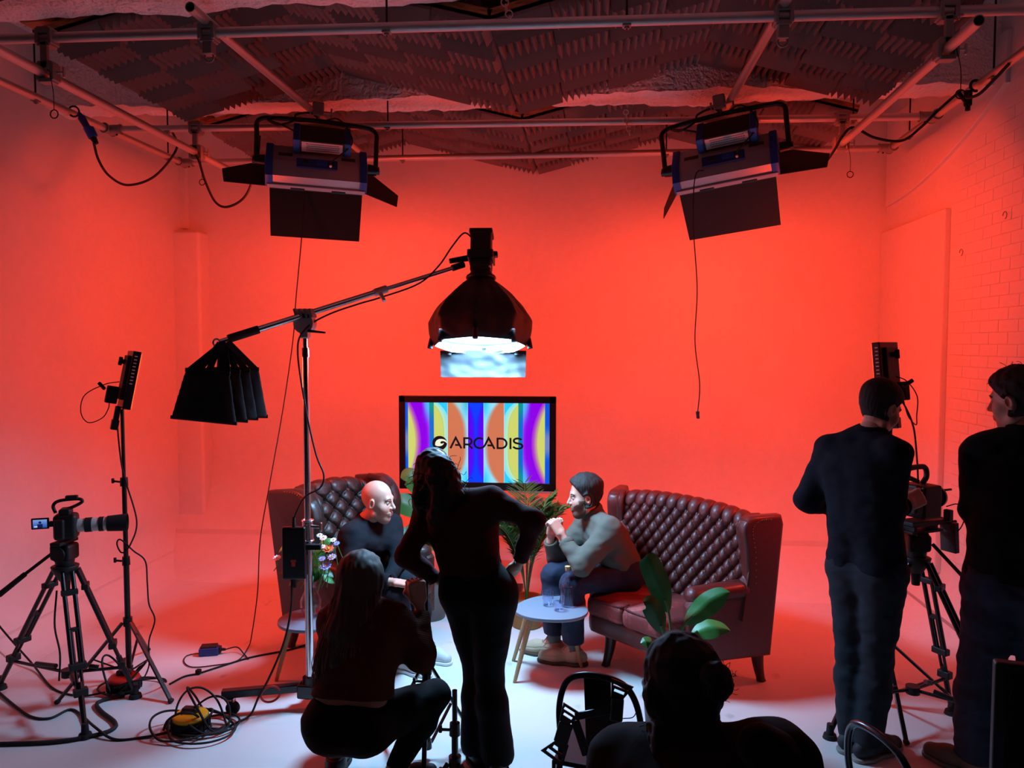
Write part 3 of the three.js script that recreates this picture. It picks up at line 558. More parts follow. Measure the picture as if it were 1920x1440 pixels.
{ // black battery or controller strapped to the column
  const t = thing('controller_box', 'slim black power controller with red mark clamped on the boom column', 'power box', [-1.6, 0.735, -3.93], 0.12);
  mesh('case', bx(0.125, 0.285, 0.04, 0, 0.143, 0, 0.01), M.blackSatin, t);
  mesh('front_window', bx(0.11, 0.26, 0.003, 0, 0.145, 0.0205, 0.001), std({ color: 0x030304, roughness: 0.15 }), t);
  mesh('red_mark', [bx(0.028, 0.012, 0.002, 0.0, 0.105, 0.023), bx(0.02, 0.03, 0.002, 0.0, 0.09, 0.023, 0.0005)], std({ color: 0x7a1712, emissive: 0x7a1712, emissiveIntensity: 0.15, roughness: 0.4 }), t);
  mesh('clamp_arm', [bx(0.12, 0.03, 0.03, 0.08, 0.17, -0.02, 0.006), rod([0.05, 0.12, -0.07], [0.05, 0.22, -0.07], 0.03, 0.03, 16)], M.blackMatte, t);
  mesh('plug', rod([0.0, 0.285, 0], [0.0, 0.34, 0], 0.011, 0.008), M.rubber, t); mesh('plug', rod([0, -0.045, 0], [0, 0, 0], 0.009, 0.013), M.rubber, t);
}
// ---------------------------------------------------------------- sandbags hung from the boom end
{
  const hook = V(-1.55 - 0.48 * 0.736, 2.157 - 0.48 * 0.313, -4.0 + 0.48 * 0.6);
  const names = ['front and leftmost', 'second from the front', 'third from the front', 'rearmost and rightmost'];
  for (let i = 0; i < 4; i++) {
    const t = thing('sandbag', `black sandbag hanging from the boom end, ${names[i]} of four`, 'sandbag', [hook.x - 0.05 + i * 0.042, hook.y - 0.395 + 0.004 * i, hook.z + 0.05 - i * 0.035], 0.1 + i * 0.12, 'sandbags on the boom end');
    const w = 0.335 - 0.012 * i, h = 0.25; t.rotation.z = -0.1 + 0.02 * i;
    const f = (x, y, z) => { const k = 1 - 0.33 * clamp(y / h), X = x / k; const b = 0.024 * (1 - Math.pow(Math.abs(2 * X / w), 4)) * (0.35 + 0.9 * Math.pow(clamp(1 - y / h), 0.7)) + 0.004 * N3(X * 18 + i, y * 14, 3 + i); const dx = Math.abs(X) - w / 2, dy = Math.max(-y, y - h); return smax(Math.max(dx, dy), Math.abs(z) - b - 0.006, 0.012); };
    mesh('bag', nets(f, [-w / 2 - 0.02, -0.02, -0.06], [w / 2 + 0.02, h + 0.02, 0.06], 0.008), M.blackMatte, t);
    mesh('seam', bar([-w * 0.335, h, 0], [w * 0.335, h, 0], 0.012, 0.02), M.black, t); mesh('seam', bar([-w * 0.5, 0.005, 0], [w * 0.5, 0.005, 0], 0.01, 0.018), M.black, t);
    const top = [hook.x - t.position.x, 0.385, (hook.z - t.position.z)];
    for (const s of [-1, 1]) mesh('strap', bar([s * w * 0.3, h - 0.01, 0], [top[0] * 0.9 + s * 0.012, top[1], top[2]], 0.032, 0.004, [0, 0, 1]), M.blackMatte, t);
  }
}

// ================================================================ furniture
const LE = {
  ox: phy({ color: 0x5c1f1b, roughness: 0.36, bumpMap: T.leather, bumpScale: 0.0007, clearcoat: 0.25, clearcoatRoughness: 0.3 }),
  oxWorn: phy({ map: T.wornred, roughness: 0.5, bumpMap: T.leather, bumpScale: 0.0009 }),
  dark: phy({ color: 0x2a1d17, roughness: 0.32, bumpMap: T.leather, bumpScale: 0.0007, clearcoat: 0.25, clearcoatRoughness: 0.3 }),
    leg: std({ color: 0x2c140d, roughness: 0.4 }),
  stud: std({ color: 0x8a7a5c, metalness: 0.8, roughness: 0.35 }),
};
// convex polygon prism with soft edges and a crowned top, as a field; pts counter-clockwise seen from above in (x,z)
function cushionGeo(pts, y0, y1, r, crown, c = 0.014) {
  const n = pts.length, E = []; let cx = 0, cz = 0; for (const p of pts) { cx += p[0] / n; cz += p[1] / n; }
  for (let i = 0; i < n; i++) { const a = pts[i], b = pts[(i + 1) % n]; let nx = b[1] - a[1], nz = a[0] - b[0]; const l = Math.hypot(nx, nz); nx /= l; nz /= l; if ((cx - a[0]) * nx + (cz - a[1]) * nz > 0) { nx = -nx; nz = -nz; } E.push([nx, nz, nx * a[0] + nz * a[1]]); }
  const size = Math.min(...E.map(e => -(e[0] * cx + e[1] * cz - e[2])));
  const f = (x, y, z) => {
    let d = -9; for (const e of E) d = smax(d, e[0] * x + e[1] * z - e[2], r); const k = clamp(-d / size);
    const top = y1 + crown * sst(0, 0.9, k) + 0.004 * N3(x * 9, 1, z * 9) * k; return smax(smax(d - 0.006 * Math.sin(Math.PI * clamp((y - y0) / (y1 - y0))), y - top, r), y0 - y, r * 0.6);
  };
  const [lo, hi] = bounds(pts.map(p => [p[0], y0, p[1]]), 0.03); lo[1] = y0 - 0.03; hi[1] = y1 + crown + 0.03;
  return nets(f, lo, hi, c);
}
// side panel with wing and arm: outline in (z,y), thickness along x
function sidePanel(out, th, bev) {
  const s = new THREE.Shape(); const c = new THREE.SplineCurve(out.map(p => new THREE.Vector2(...p)));
  s.moveTo(...out[0]); for (const p of out.slice(1)) { if (p.length === 4) s.quadraticCurveTo(p[0], p[1], p[2], p[3]); else s.lineTo(p[0], p[1]); }
  const g = new THREE.ExtrudeGeometry(s, { depth: th - 2 * bev, bevelEnabled: true, bevelSize: bev, bevelThickness: bev, bevelSegments: 4, curveSegments: 14 });
  g.applyMatrix4(new THREE.Matrix4().makeBasis(V(0, 0, 1), V(0, 1, 0), V(-1, 0, 0))); g.translate(th / 2 - bev, 0, 0); return boxUV(creased(g, 0.7));
}
function tufted(W, yb, yt, arch, zb, zt, nc, nr, mirrorRoll) {
  // (u,v): v 0 at the seat, up the face, over the roll and down the back a little
  const faceH = yt - yb, sx = W / nc, sy = faceH / nr, P = (u, v) => {
    const x = u * W, a = arch * Math.pow(Math.abs(2 * u - 1), 2.4), H = faceH - a; let y, z, nx = 0, ny = 0, nz = 1; const vf = v / 0.82;
    if (vf <= 1) { y = yb + H * vf * 0.94; z = lerp(zb, zt, vf); nz = 1; } else { const k = (v - 0.82) / 0.18 * Math.PI * 0.95, r = 0.062; y = yb + H * 0.94 + r * Math.sin(k); z = zt - r + r * Math.cos(k); ny = Math.sin(k); nz = Math.cos(k); }
    const uu = u * nc, vv = clamp(vf, 0, 1.15) * nr * 0.5, d1 = Math.abs(Math.sin(Math.PI * (uu * 0.5 + vv))), d2 = Math.abs(Math.sin(Math.PI * (uu * 0.5 - vv)));
    let h = Math.pow(d1 * d2 + 1e-4, 0.36); { const p = uu * 0.5 + vv, q = uu * 0.5 - vv, dp = Math.abs(p - Math.round(p)), dq = Math.abs(q - Math.round(q)); h -= 0.55 * Math.exp(-(dp * dp + dq * dq) / 0.012); } const fade = vf > 1 ? lerp(1, 0.25, clamp((vf - 1) / 0.2)) : 1; const side = Math.min(1, Math.min(u, 1 - u) * 14);
    if (vf > 0.94) h = lerp(h, Math.pow(Math.abs(Math.sin(Math.PI * uu * 0.5 + Math.PI * (nr % 2 ? 0.5 : 0))), 0.4), sst(0.94, 1.0, vf));
    const o = (h * 0.036 * fade - 0.012) * side + 0.03 * Math.pow(1 - side, 2) * 0; return [x + 0.02 * (1 - side) * 0, y + o * ny, z + o * nz + 0.05 * Math.pow(Math.abs(2 * u - 1), 6)];
  };
  const g = surf(P, Math.round(nc * 14), 120), buttons = [];
  for (let i = 0; i <= nc; i++) for (let j = 0; j <= nr; j++) { if ((i + j) % 2) continue; const u = i / nc, v = j / nr * 0.82; if (u < 0.03 || u > 0.97 || j < 1 || j >= nr) continue; buttons.push(P(u, v)); }
  return [g, buttons, P];
}
function wingSeat(o) {
  const t = thing(o.name, o.label, o.cat, o.pos, o.turn), W = o.W, ml = o.mat, sp = o.splay;
  // back: tufted face and plain outer panel
  const [bg, btn] = tufted(W - 0.1, o.seat - 0.04, o.H, o.arch, 0.15, 0.15 - o.rake, o.cols, o.rows); bg.translate(0.05, 0, 0);
  const back = mesh('backrest', boxUVs(bg, 1), ml, t);
  const bsh = sph(0.011, 0, 0, 0, 1, 1, 0.6, 8, 6);
  for (const b of btn) { const m = mesh('button', bsh, ml, back); m.position.set(b[0] + 0.05, b[1], b[2] + 0.002); }
  mesh('outer_back', plateBack(W, o), o.side, t);
  // wings and arms
  for (const s of [0, 1]) {
    const g = sidePanel(o.panel, 0.085, 0.022); const m = mesh('side_panel', g, o.side, t); m.position.set(s ? W - 0.03 : 0.03, 0, 0); m.rotation.y = s ? -sp : sp;
    if (!s) m.scale.x = 1;
    // arm pad
    const A = o.arm; const pad = capsuleGeo([0, A[1], A[0]], [0, A[3], A[2]], A[4], 1.25); const q = mesh('arm_pad', pad, ml, m); q.position.x = s ? -0.015 : 0.015;
    // rolled wing edge with studs
    const wl = o.wingEdge.map(p => [s ? -0.045 : 0.045, p[1], p[0]]); mesh('wing_roll', tube(wl, 0.024, 40, 10), ml, m);
    const cv = curve(wl), st = []; for (let k = 0; k < 22; k++) { const p = cv.getPoint((k + 0.5) / 22); st.push(sph(0.0048, p.x + (s ? 0.05 : -0.05) * 1.0 , p.y, p.z - 0.006, 1, 1, 1, 6, 4)); }
    mesh('stud_row', st.map(x => { x.translate(s ? 0.037 : -0.037, 0, -0.02); return x; }), LE.stud, m);
  }
  // seat base and cushions
  const f0 = W * 0 + o.D * Math.tan(sp), x0 = f0 + 0.03, x1 = W - f0 - 0.03;
  mesh('seat_base', cushionGeo([[0.04, 0.06], [W - 0.04, 0.06], [x1, o.D], [x0, o.D]], 0.2, o.seat - 0.12, 0.03, 0, 0.02), ml, t);
  for (let i = 0; i < o.seats; i++) {
    const a0 = lerp(x0 + 0.02, x1 - 0.02, i / o.seats) + 0.004, a1 = lerp(x0 + 0.02, x1 - 0.02, (i + 1) / o.seats) - 0.004, b0 = lerp(0.09, W - 0.09, i / o.seats) + 0.004, b1 = lerp(0.09, W - 0.09, (i + 1) / o.seats) - 0.004;
    const pts = [[b0, 0.13], [b1, 0.13], [a1, o.D + 0.04], [a0, o.D + 0.04]];
    const cu = mesh('seat_cushion', cushionGeo(pts, o.seat - 0.125, o.seat - 0.01, 0.035, 0.03), o.seatMat, t);
    for (const y of [o.seat - 0.112, o.seat - 0.016]) mesh('piping', tube([[a0 + 0.012, y, o.D - 0.05], [a0 + 0.014, y, o.D + 0.026], [(a0 + a1) / 2, y, o.D + 0.035], [a1 - 0.014, y, o.D + 0.026], [a1 - 0.012, y, o.D - 0.05]], 0.006, 30), ml, cu);
  }
  for (const [x, z, d] of [[0.06, 0.03, -1], [W - 0.06, 0.03, -1], [x0 + 0.1, o.D - 0.1, 1], [x1 - 0.1, o.D - 0.1, 1]]) {
    const pr = []; for (let k = 0; k <= 10; k++) { const v = k / 10, y = 0.21 * (1 - v), w = lerp(0.034, 0.02, v) + (v > 0.9 ? 0.004 : 0); pr.push([y, w, d * 0.05 * v * v]); }
    const g = surf((u, v) => { const i = Math.min(9, Math.floor(v * 10)), k = v * 10 - i, P = j => pr[j], y = lerp(P(i)[0], P(i + 1)[0], k), w = lerp(P(i)[1], P(i + 1)[1], k), dz = lerp(P(i)[2], P(i + 1)[2], k), a = u * Math.PI * 2, q = 1 / Math.pow(Math.pow(Math.abs(Math.cos(a)), 4) + Math.pow(Math.abs(Math.sin(a)), 4), 0.25); return [x + w * q * Math.cos(a), y, z + dz + w * q * Math.sin(a)]; }, 24, 20);
    mesh('leg', g, LE.leg, t);
  }
  return t;
}
function boxUVs(g, s) { const p = g.attributes.position, uv = new Float32Array(p.count * 2); for (let i = 0; i < p.count; i++) { uv[2 * i] = p.getX(i) * s; uv[2 * i + 1] = (p.getY(i) - p.getZ(i) * 0.4) * s; } g.setAttribute('uv', new THREE.BufferAttribute(uv, 2)); return g; }
function plateBack(W, o) {
  const g = surf((u, v) => { const x = lerp(0.03, W - 0.03, u), a = o.arch * Math.pow(Math.abs(2 * u - 1), 2.4), y = lerp(0.2, o.H - a * 0.94 - 0.02, v); return [x, y, lerp(0.02, 0.035 - o.rake, v) - 0.02 * Math.sin(v * 3.1) * Math.sin(u * 3.1)]; }, 30, 12);
  g.index.array.reverse(); g.computeVertexNormals(); return boxUVs(g, 1);
}
function capsuleGeo(a, b, r, flat = 1) { const f = cap([...a, r, ...b, r * 0.95]); const g = nets((x, y, z) => f(x / flat, y, z), [Math.min(a[0], b[0]) - r * flat - 0.02, Math.min(a[1], b[1]) - r - 0.02, Math.min(a[2], b[2]) - r - 0.02], [Math.max(a[0], b[0]) + r * flat + 0.02, Math.max(a[1], b[1]) + r + 0.02, Math.max(a[2], b[2]) + r + 0.02], 0.012); return g; }
wingSeat({
  name: 'wing_sofa', label: 'oxblood buttoned leather two-seat wing sofa under the bearded man', cat: 'sofa', pos: [0.16, 0, -5.38], turn: -0.764, W: 1.2, D: 0.58, H: 1.0, arch: 0.05, rake: 0.1, seat: 0.45, cols: 26, rows: 10, seats: 2, splay: 0.43,
  mat: LE.ox, seatMat: LE.oxWorn, side: LE.ox, panel: [[0.0, 0.2], [-0.07, 0.95], [-0.06, 0.985], [0.08, 0.985], [0.16, 0.985, 0.15, 0.9], [0.12, 0.75, 0.13, 0.58], [0.45, 0.56], [0.5, 0.5], [0.5, 0.2]], arm: [0.16, 0.575, 0.46, 0.56, 0.055], wingEdge: [[0.02, 0.985], [0.1, 0.98], [0.145, 0.93], [0.125, 0.8], [0.118, 0.6]],
});
wingSeat({
  name: 'wing_armchair', label: 'dark brown leather wing armchair with buttoned back under the bald man', cat: 'armchair', pos: [-2.0, 0, -4.74], turn: 1.05, W: 0.8, D: 0.62, H: 1.04, arch: 0.06, rake: 0.15, seat: 0.44, cols: 10, rows: 9, seats: 1, splay: 0.06,
  mat: LE.dark, seatMat: LE.dark, side: LE.dark, panel: [[0.0, 0.2], [-0.13, 0.98], [-0.12, 1.02], [0.1, 1.05], [0.26, 1.03, 0.27, 0.88], [0.24, 0.74, 0.28, 0.6], [0.56, 0.58], [0.6, 0.54], [0.6, 0.2]], arm: [0.28, 0.6, 0.56, 0.58, 0.055], wingEdge: [[0.04, 1.05], [0.17, 1.04], [0.25, 0.96], [0.255, 0.8], [0.275, 0.62]],
});
// ---------------------------------------------------------------- side tables
const tableTop = std({ color: 0x76808e, roughness: 0.42 }), tableWood = std({ map: T.wood, roughness: 0.5 });
function sideTable(p, h, r, tri, feet, label, turn = 0) {
  const t = thing('side_table', label, 'side table', [p[0], 0, p[1]], 0, 'round side tables');
  const s = new THREE.Shape(); for (let i = 0; i <= 60; i++) { const a = i / 60 * Math.PI * 2, R = r * (1 + tri * Math.cos(3 * (a - turn))); i ? s.lineTo(R * Math.cos(a), R * Math.sin(a)) : s.moveTo(R * Math.cos(a), R * Math.sin(a)); }
  const g = extr(s, 0.012, 0.004, 8); g.rotateX(Math.PI / 2); g.translate(0, h - 0.004, 0); mesh('table_top', creased(g, 0.6), tableTop, t);
  for (const [x, z] of feet) mesh('leg', rod([x * 0.55, h - 0.02, z * 0.55], [x, 0, z], 0.019, 0.011, 16), tableWood, t);
}
sideTable([-0.25, -4.57], 0.41, 0.215, 0.05, [[-0.21, 0.15], [0.18, -0.11], [-0.25, -0.16]], 'grey topped side table with wooden legs holding the water bottle', 0.6);
sideTable([-1.66, -4.31], 0.38, 0.185, 0.0, [[-0.21, 0.02], [-0.05, -0.12], [0.15, 0.1]], 'grey round side table with wooden legs holding the flower vase');
// ---------------------------------------------------------------- water bottle and glasses
const GL = phy({ color: 0xfbfcff, transmission: 1, roughness: 0.03, ior: 1.5, thickness: 0 });
const WATER = phy({ color: 0xf3f5ff, transmission: 1, roughness: 0.12, ior: 1.33, thickness: 0 });
{
  const t = thing('water_bottle', 'clear glass water bottle with cork on the grey side table', 'bottle', [-0.155, 0.412, -4.6]);
  mesh('glass', lathe([[0, 0], [0.038, 0], [0.041, 0.004], [0.041, 0.115], [0.036, 0.13], [0.02, 0.14], [0.0165, 0.148], [0.0165, 0.225], [0.0135, 0.225], [0.0135, 0.15], [0.018, 0.136], [0.033, 0.126], [0.038, 0.112], [0.038, 0.006], [0, 0.005]], 40), GL, t);
  mesh('water', lathe([[0, 0.007], [0.037, 0.008], [0.037, 0.1], [0, 0.1]], 40), WATER, t);
  mesh('cork', rod([0, 0.215, 0], [0, 0.243, 0], 0.013, 0.0175, 20), std({ color: 0xc29a63, roughness: 0.8 }), t);
}
const mkGlass = () => {
  const t = thing('water_glass', '', 'glass', [0, 0, 0], 0, 'water glasses on the side table');
  mesh('glass', lathe([[0, 0], [0.028, 0], [0.03, 0.003], [0.03, 0.036], [0.0345, 0.04], [0.0345, 0.085], [0.0322, 0.085], [0.0322, 0.042], [0.0275, 0.036], [0.0275, 0.006], [0, 0.005]], 36), GL, t);
  mesh('water', lathe([[0, 0.007], [0.027, 0.007], [0.027, 0.035], [0.0318, 0.043], [0.0318, 0.05], [0, 0.05]], 36), WATER, t); return t;
};
{ const a = mkGlass(); a.userData.label = 'short stacking water glass farther from the bottle on the side table'; a.position.set(-0.275, 0.412, -4.6); dup(a, 'short stacking water glass nearest the front of the bottle', [-0.205, 0.412, -4.52]); }
// ---------------------------------------------------------------- television
{
  const W = 1.235, H = 0.735, c = document.createElement('canvas'); c.width = 1280; c.height = 736; const x = c.getContext('2d'), im = x.createImageData(1280, 736);
  const mixc = (a, b, t) => { t = clamp(t); return [lerp(a[0], b[0], t), lerp(a[1], b[1], t), lerp(a[2], b[2], t)]; };
  const yel = [206, 212, 108], pur = [140, 0, 232], cy = [40, 205, 255], sal = [210, 118, 84], blu = [0, 62, 255], tea = [0, 108, 205], vio = [92, 0, 240], lil = [176, 130, 255];
  for (let j = 0; j < 736; j++) for (let i = 0; i < 1280; i++) {
    const u = i / 1280, Y = (j / 736 - 0.5) * 2, y2 = Y * Y, m = Math.abs(u - 0.493); let k;
    if (m < 0.055) k = mixc(blu, vio, sst(0.006, 0.05, m + 0.03 - 0.055 * y2 * y2 - 0.015));
    else if (m < 0.196) { const e = 0.062 + 0.085 * y2 * Math.abs(Y); k = mixc([150, 225, 255], sal, sst(e - 0.012, e + 0.03, m)); k = mixc(k, cy, sst(0.06, 0.0, m - 0.056) * sst(0.45, 1, Math.abs(Y))); if (u < 0.493 && Y < 0) k = mixc(k, [200, 140, 60], 0.15 * y2); }
    else if (m < 0.293) { const e = 0.2 + 0.085 * y2 * y2; k = mixc(cy, yel, sst(e - 0.02, e + 0.035, m)); if (Math.abs(m - e) < 0.02) k = mixc(k, [215, 250, 235], 0.5); }
    else if (m < 0.325) k = mixc(tea, [0, 150, 140], sst(0.45, 0.95, Math.abs(Y)));
    else if (m < 0.38) { const e = 0.36 - 0.06 * (1 - y2); k = mixc(pur, lil, sst(0.02, -0.03, m - 0.385 + 0.045 * (1 - y2)) * 0 + sst(0.0, 0.06, 0.38 - m - 0.04 * (1 - y2) + 0.012)); k = mixc(k, cy, sst(0.35, 1, Math.abs(Y)) * 0.8 * sst(0.385, 0.33, m)); }
    else if (m < 0.475) { const e = 0.375 + 0.075 * y2; k = mixc(pur, yel, sst(0.005, 0.055, m - e)); if (Math.abs(m - e - 0.028) < 0.02) k = mixc(k, [205, 120, 190], 0.3); }
    else k = mixc([0, 84, 225], [110, 130, 200], sst(0.5, 0.1, Math.abs(Y)));
    const q = 4 * (j * 1280 + i); im.data[q] = k[0]; im.data[q + 1] = k[1]; im.data[q + 2] = k[2]; im.data[q + 3] = 255;
  }
  x.putImageData(im, 0, 0);
  for (const b of [0.196, 0.055]) for (const s of [-1, 1]) { x.fillStyle = 'rgba(235,250,250,0.8)'; x.fillRect((0.493 + s * b) * 1280 - 1.5, 0, 3, 736); }
  // wordmark, drawn as strokes: 400..1045 wide, cap height 103
  x.lineWidth = 17; x.lineJoin = 'miter'; x.lineCap = 'butt'; const X0 = 400, B = 424, C = 320;
  const col = x.createLinearGradient(400, 0, 1040, 0); col.addColorStop(0, '#120c14'); col.addColorStop(1, '#0d0a10'); x.strokeStyle = col;
  const st = f => { x.beginPath(); f(); x.stroke(); };
  st(() => { x.moveTo(404, B); x.lineTo(452, C + 4); x.lineTo(503, B); }); st(() => { x.moveTo(446, 392); x.lineTo(488, 392); });
  st(() => { x.moveTo(528, B); x.lineTo(528, C + 8); x.lineTo(562, C + 8); x.bezierCurveTo(604, C + 8, 604, 386, 562, 386); x.lineTo(536, 386); }); st(() => { x.moveTo(564, 386); x.lineTo(600, B); });
  st(() => { x.arc(664, 372, 46, -0.85, 2.3 - 1.05 + 0.0, true); }); st(() => { x.moveTo(676, 417); x.bezierCurveTo(700, 414, 710, 396, 722, 372); x.lineTo(745, C + 4); x.lineTo(797, B); }); st(() => { x.moveTo(735, 392); x.lineTo(780, 392); });
  st(() => { x.moveTo(824, 416); x.lineTo(824, C + 8); x.lineTo(852, C + 8); x.bezierCurveTo(920, C + 8, 920, 416, 852, 416); x.lineTo(816, 416); });
  st(() => { x.moveTo(938, C); x.lineTo(938, B); });
  st(() => { x.moveTo(1034, 338); x.bezierCurveTo(1018, 316, 962, 322, 968, 350); x.bezierCurveTo(974, 380, 1040, 362, 1042, 394); x.bezierCurveTo(1042, 424, 980, 426, 962, 400); });
  // round emblem with a light curl
  x.fillStyle = '#0d0a10'; x.beginPath(); x.arc(308, 376, 66, 0, 7); x.fill();
  x.fillStyle = '#f1f3d8'; x.beginPath(); x.moveTo(268, 398); x.bezierCurveTo(262, 350, 300, 326, 352, 344); x.bezierCurveTo(372, 352, 376, 372, 372, 380); x.bezierCurveTo(356, 352, 318, 352, 314, 372); x.bezierCurveTo(314, 386, 336, 384, 346, 372); x.bezierCurveTo(346, 404, 296, 416, 268, 398); x.fill();
  const tx = new THREE.CanvasTexture(c); tx.colorSpace = THREE.SRGBColorSpace;
  const t = thing('television', 'large flat television showing vertical coloured bands and a dark wordmark', 'television', [-0.91, 0.86, -5.9]);
  mesh('cabinet', bx(W, H, 0.05, 0, H / 2, -0.025, 0.008), M.blackSatin, t);
  mesh('bezel', [bx(W, 0.052, 0.018, 0, H - 0.026, 0.008, 0.004), bx(W, 0.06, 0.018, 0, 0.03, 0.008, 0.004), bx(0.05, H, 0.018, -W / 2 + 0.025, H / 2, 0.008, 0.004), bx(0.05, H, 0.018, W / 2 - 0.025, H / 2, 0.008, 0.004)], M.blackSatin, t);
  const pl = new THREE.PlaneGeometry(W - 0.1, H - 0.112); pl.translate(0, H / 2 + 0.004, 0.004);
  mesh('screen', pl, std({ color: 0x050505, emissive: 0xffffff, emissiveMap: tx, emissiveIntensity: 0.85, roughness: 0.3 }), t);
  mesh('sound_strip', bx(0.34, 0.02, 0.02, 0.42, -0.006, 0.006, 0.003), M.silver, t);
  area(t, new THREE.Color().setRGB(0.55, 0.5, 1), 0.4, W - 0.12, H - 0.13, [0, H / 2, 0.02], [0, Math.PI, 0]);
  const s = thing('television_stand', 'dark floor stand with a small brown shelf under the television', 'tv stand', [-0.91, 0, -5.97]);
  mesh('post', [rod([-0.14, 0.03, 0], [-0.14, 1.35, 0], 0.022), rod([0.14, 0.03, 0], [0.14, 1.35, 0], 0.022)], M.darkSteel, s);
  mesh('mount_plate', [bx(0.5, 0.06, 0.03, 0, 1.3, 0.02, 0.004), bx(0.5, 0.06, 0.03, 0, 1.05, 0.02, 0.004)], M.darkSteel, s);
  mesh('shelf', bx(0.56, 0.04, 0.34, 0, 0.575, 0.12, 0.006), std({ color: 0x4a2418, roughness: 0.5 }), s);
  mesh('foot', [bx(0.08, 0.04, 0.62, -0.3, 0.02, 0.1, 0.008), bx(0.08, 0.04, 0.62, 0.3, 0.02, 0.1, 0.008), bx(0.6, 0.05, 0.06, 0, 0.035, 0, 0.006)], M.darkSteel, s);
}

// ================================================================ plants and flowers
const LEAF = [0x2f6b2a, 0x3c7a33, 0x25561f, 0x4a8a3e].map(c => phy({ color: c, roughness: 0.45, transmission: 0.0, side: THREE.DoubleSide }));
const stemM = std({ color: 0x4a7035, roughness: 0.6 });
// blade along a curve: list of [x,y,z] spine points, width profile, normal hint, fold
function blade(sp, w, up, fold = 0.25, tip = 1.0, nu = 8, nv = 18, wave = 0.0) {
  const c = curve(sp); return surf((u, v) => {
    const p = c.getPoint(v), tg = c.getTangent(v), sd = V(...up).cross(tg).normalize(), n = tg.clone().cross(sd), s = (u - 0.5) * 2, ww = w * Math.pow(Math.sin(Math.PI * Math.pow(clamp(v, 0.001, 0.999), 0.8)), tip), k = s * ww;
    const q = p.addScaledVector(sd, k).addScaledVector(n, -fold * Math.abs(k) + wave * ww * Math.sin(v * 14 + s * 2)); return [q.x, q.y, q.z];
  }, nu, nv);
}
{ // broad leaved plant in the foreground before the sofa
  const t = thing('potted_bird_of_paradise', 'potted plant with five broad green leaves in front of the sofa', 'plant', [0.39, 0, -3.93]);
  mesh('pot', lathe([[0, 0], [0.1, 0], [0.115, 0.01], [0.135, 0.24], [0.14, 0.25], [0.13, 0.25], [0.12, 0.22], [0, 0.22]], 36), std({ color: 0x2a2a2c, roughness: 0.6 }), t);
  mesh('soil', lathe([[0, 0.225], [0.12, 0.222]], 24), std({ color: 0x1d130c, roughness: 1 }), t);
  const L = [[[0.0, 0.22, 0], [0.01, 0.5, 0], [-0.02, 0.68, 0.01], [-0.1, 0.88, 0.02], [-0.125, 0.93, 0.02], 0.42, 0.062, [0.1, 0.4, 1]], [[0.01, 0.22, 0.02], [0.02, 0.48, 0.03], [0.1, 0.62, 0.05], [0.22, 0.73, 0.05], [0.29, 0.76, 0.05], 0.42, 0.058, [-0.2, 0.7, 1]], [[-0.01, 0.22, 0.03], [-0.02, 0.45, 0.04], [-0.05, 0.58, 0.06], [-0.1, 0.69, 0.08], [-0.14, 0.71, 0.09], 0.4, 0.055, [0.2, 0.5, 1]], [[0.02, 0.22, -0.02], [0.06, 0.42, 0.0], [0.12, 0.53, 0.02], [0.22, 0.57, 0.03], [0.3, 0.555, 0.03], 0.45, 0.052, [0, 0.8, 0.8]], [[-0.02, 0.22, 0.02], [-0.04, 0.4, 0.03], [-0.08, 0.47, 0.04], [-0.12, 0.49, 0.05], [-0.15, 0.48, 0.05], 0.5, 0.035, [0, 0.9, 0.8]], [[0.0, 0.22, 0.0], [0.0, 0.44, 0.02], [-0.03, 0.55, 0.03], [-0.07, 0.63, 0.05], [-0.1, 0.66, 0.05], 0.5, 0.042, [0.3, 0.3, 0.9]]];
  L.forEach((l, i) => {
    const pts = l.slice(0, 5), s = l[5], c = curve(pts), P = k => c.getPoint(k).toArray();
    mesh('stalk', tube([P(0), P(s * 0.5), P(s), P(s + 0.1)], 0.007, 20), stemM, t);
    mesh('leaf', blade([P(s), P(lerp(s, 1, 0.33)), P(lerp(s, 1, 0.66)), P(1)], l[6], l[7], 0.3, 0.75, 8, 20, 0.06), LEAF[i % 4], t);
  });
}
function palm(p, h, n, label, sd) {                  // feather palm: fronds of narrow leaflets
  const t = thing('potted_palm', label, 'plant', [p[0], 0, p[1]]); seed = sd;
  mesh('basket', lathe([[0, 0], [0.1, 0], [0.105, 0.01], [0.125, 0.2], [0.12, 0.205], [0.11, 0.2], [0.1, 0.16], [0, 0.16]], 36), std({ map: clone(T.wood, 1, 14), roughness: 0.75, color: 0xd9b98c }), t);
  for (let i = 0; i < n; i++) {
    const a = i / n * 6.283 + rr(-0.25, 0.25), reach = rr(0.16, 0.3), H = h * rr(0.72, 1.0), sp = [[0, 0.16, 0], [Math.cos(a) * 0.04, H * 0.5, Math.sin(a) * 0.04], [Math.cos(a) * reach * 0.55, H * 0.85, Math.sin(a) * reach * 0.55], [Math.cos(a) * reach, H, Math.sin(a) * reach]], c = curve(sp), g = [tube(sp, 0.004, 24, 5)];
    for (let k = 0; k < 22; k++) for (const s of [-1, 1]) {
      const v = 0.42 + 0.57 * k / 21, q = c.getPoint(v), tg = c.getTangent(v), sdv = V(0, 1, 0).cross(tg).normalize(), L = 0.19 * Math.sin(Math.PI * lerp(0.18, 0.85, k / 21)), e = q.clone().addScaledVector(sdv, s * L * 0.75).addScaledVector(tg, L * 0.6).add(V(0, 0.02 - rr(0, 0.05), 0)), m = q.clone().lerp(e, 0.5).add(V(0, 0.012, 0));
      g.push(blade([q.toArray(), m.toArray(), e.toArray()], 0.008, [0, 1, 0.2], 0.2, 0.8, 2, 4));
    }
    mesh('frond', g, LEAF[(i * 3) % 4 === 1 ? 2 : i % 3], t);
  }
}
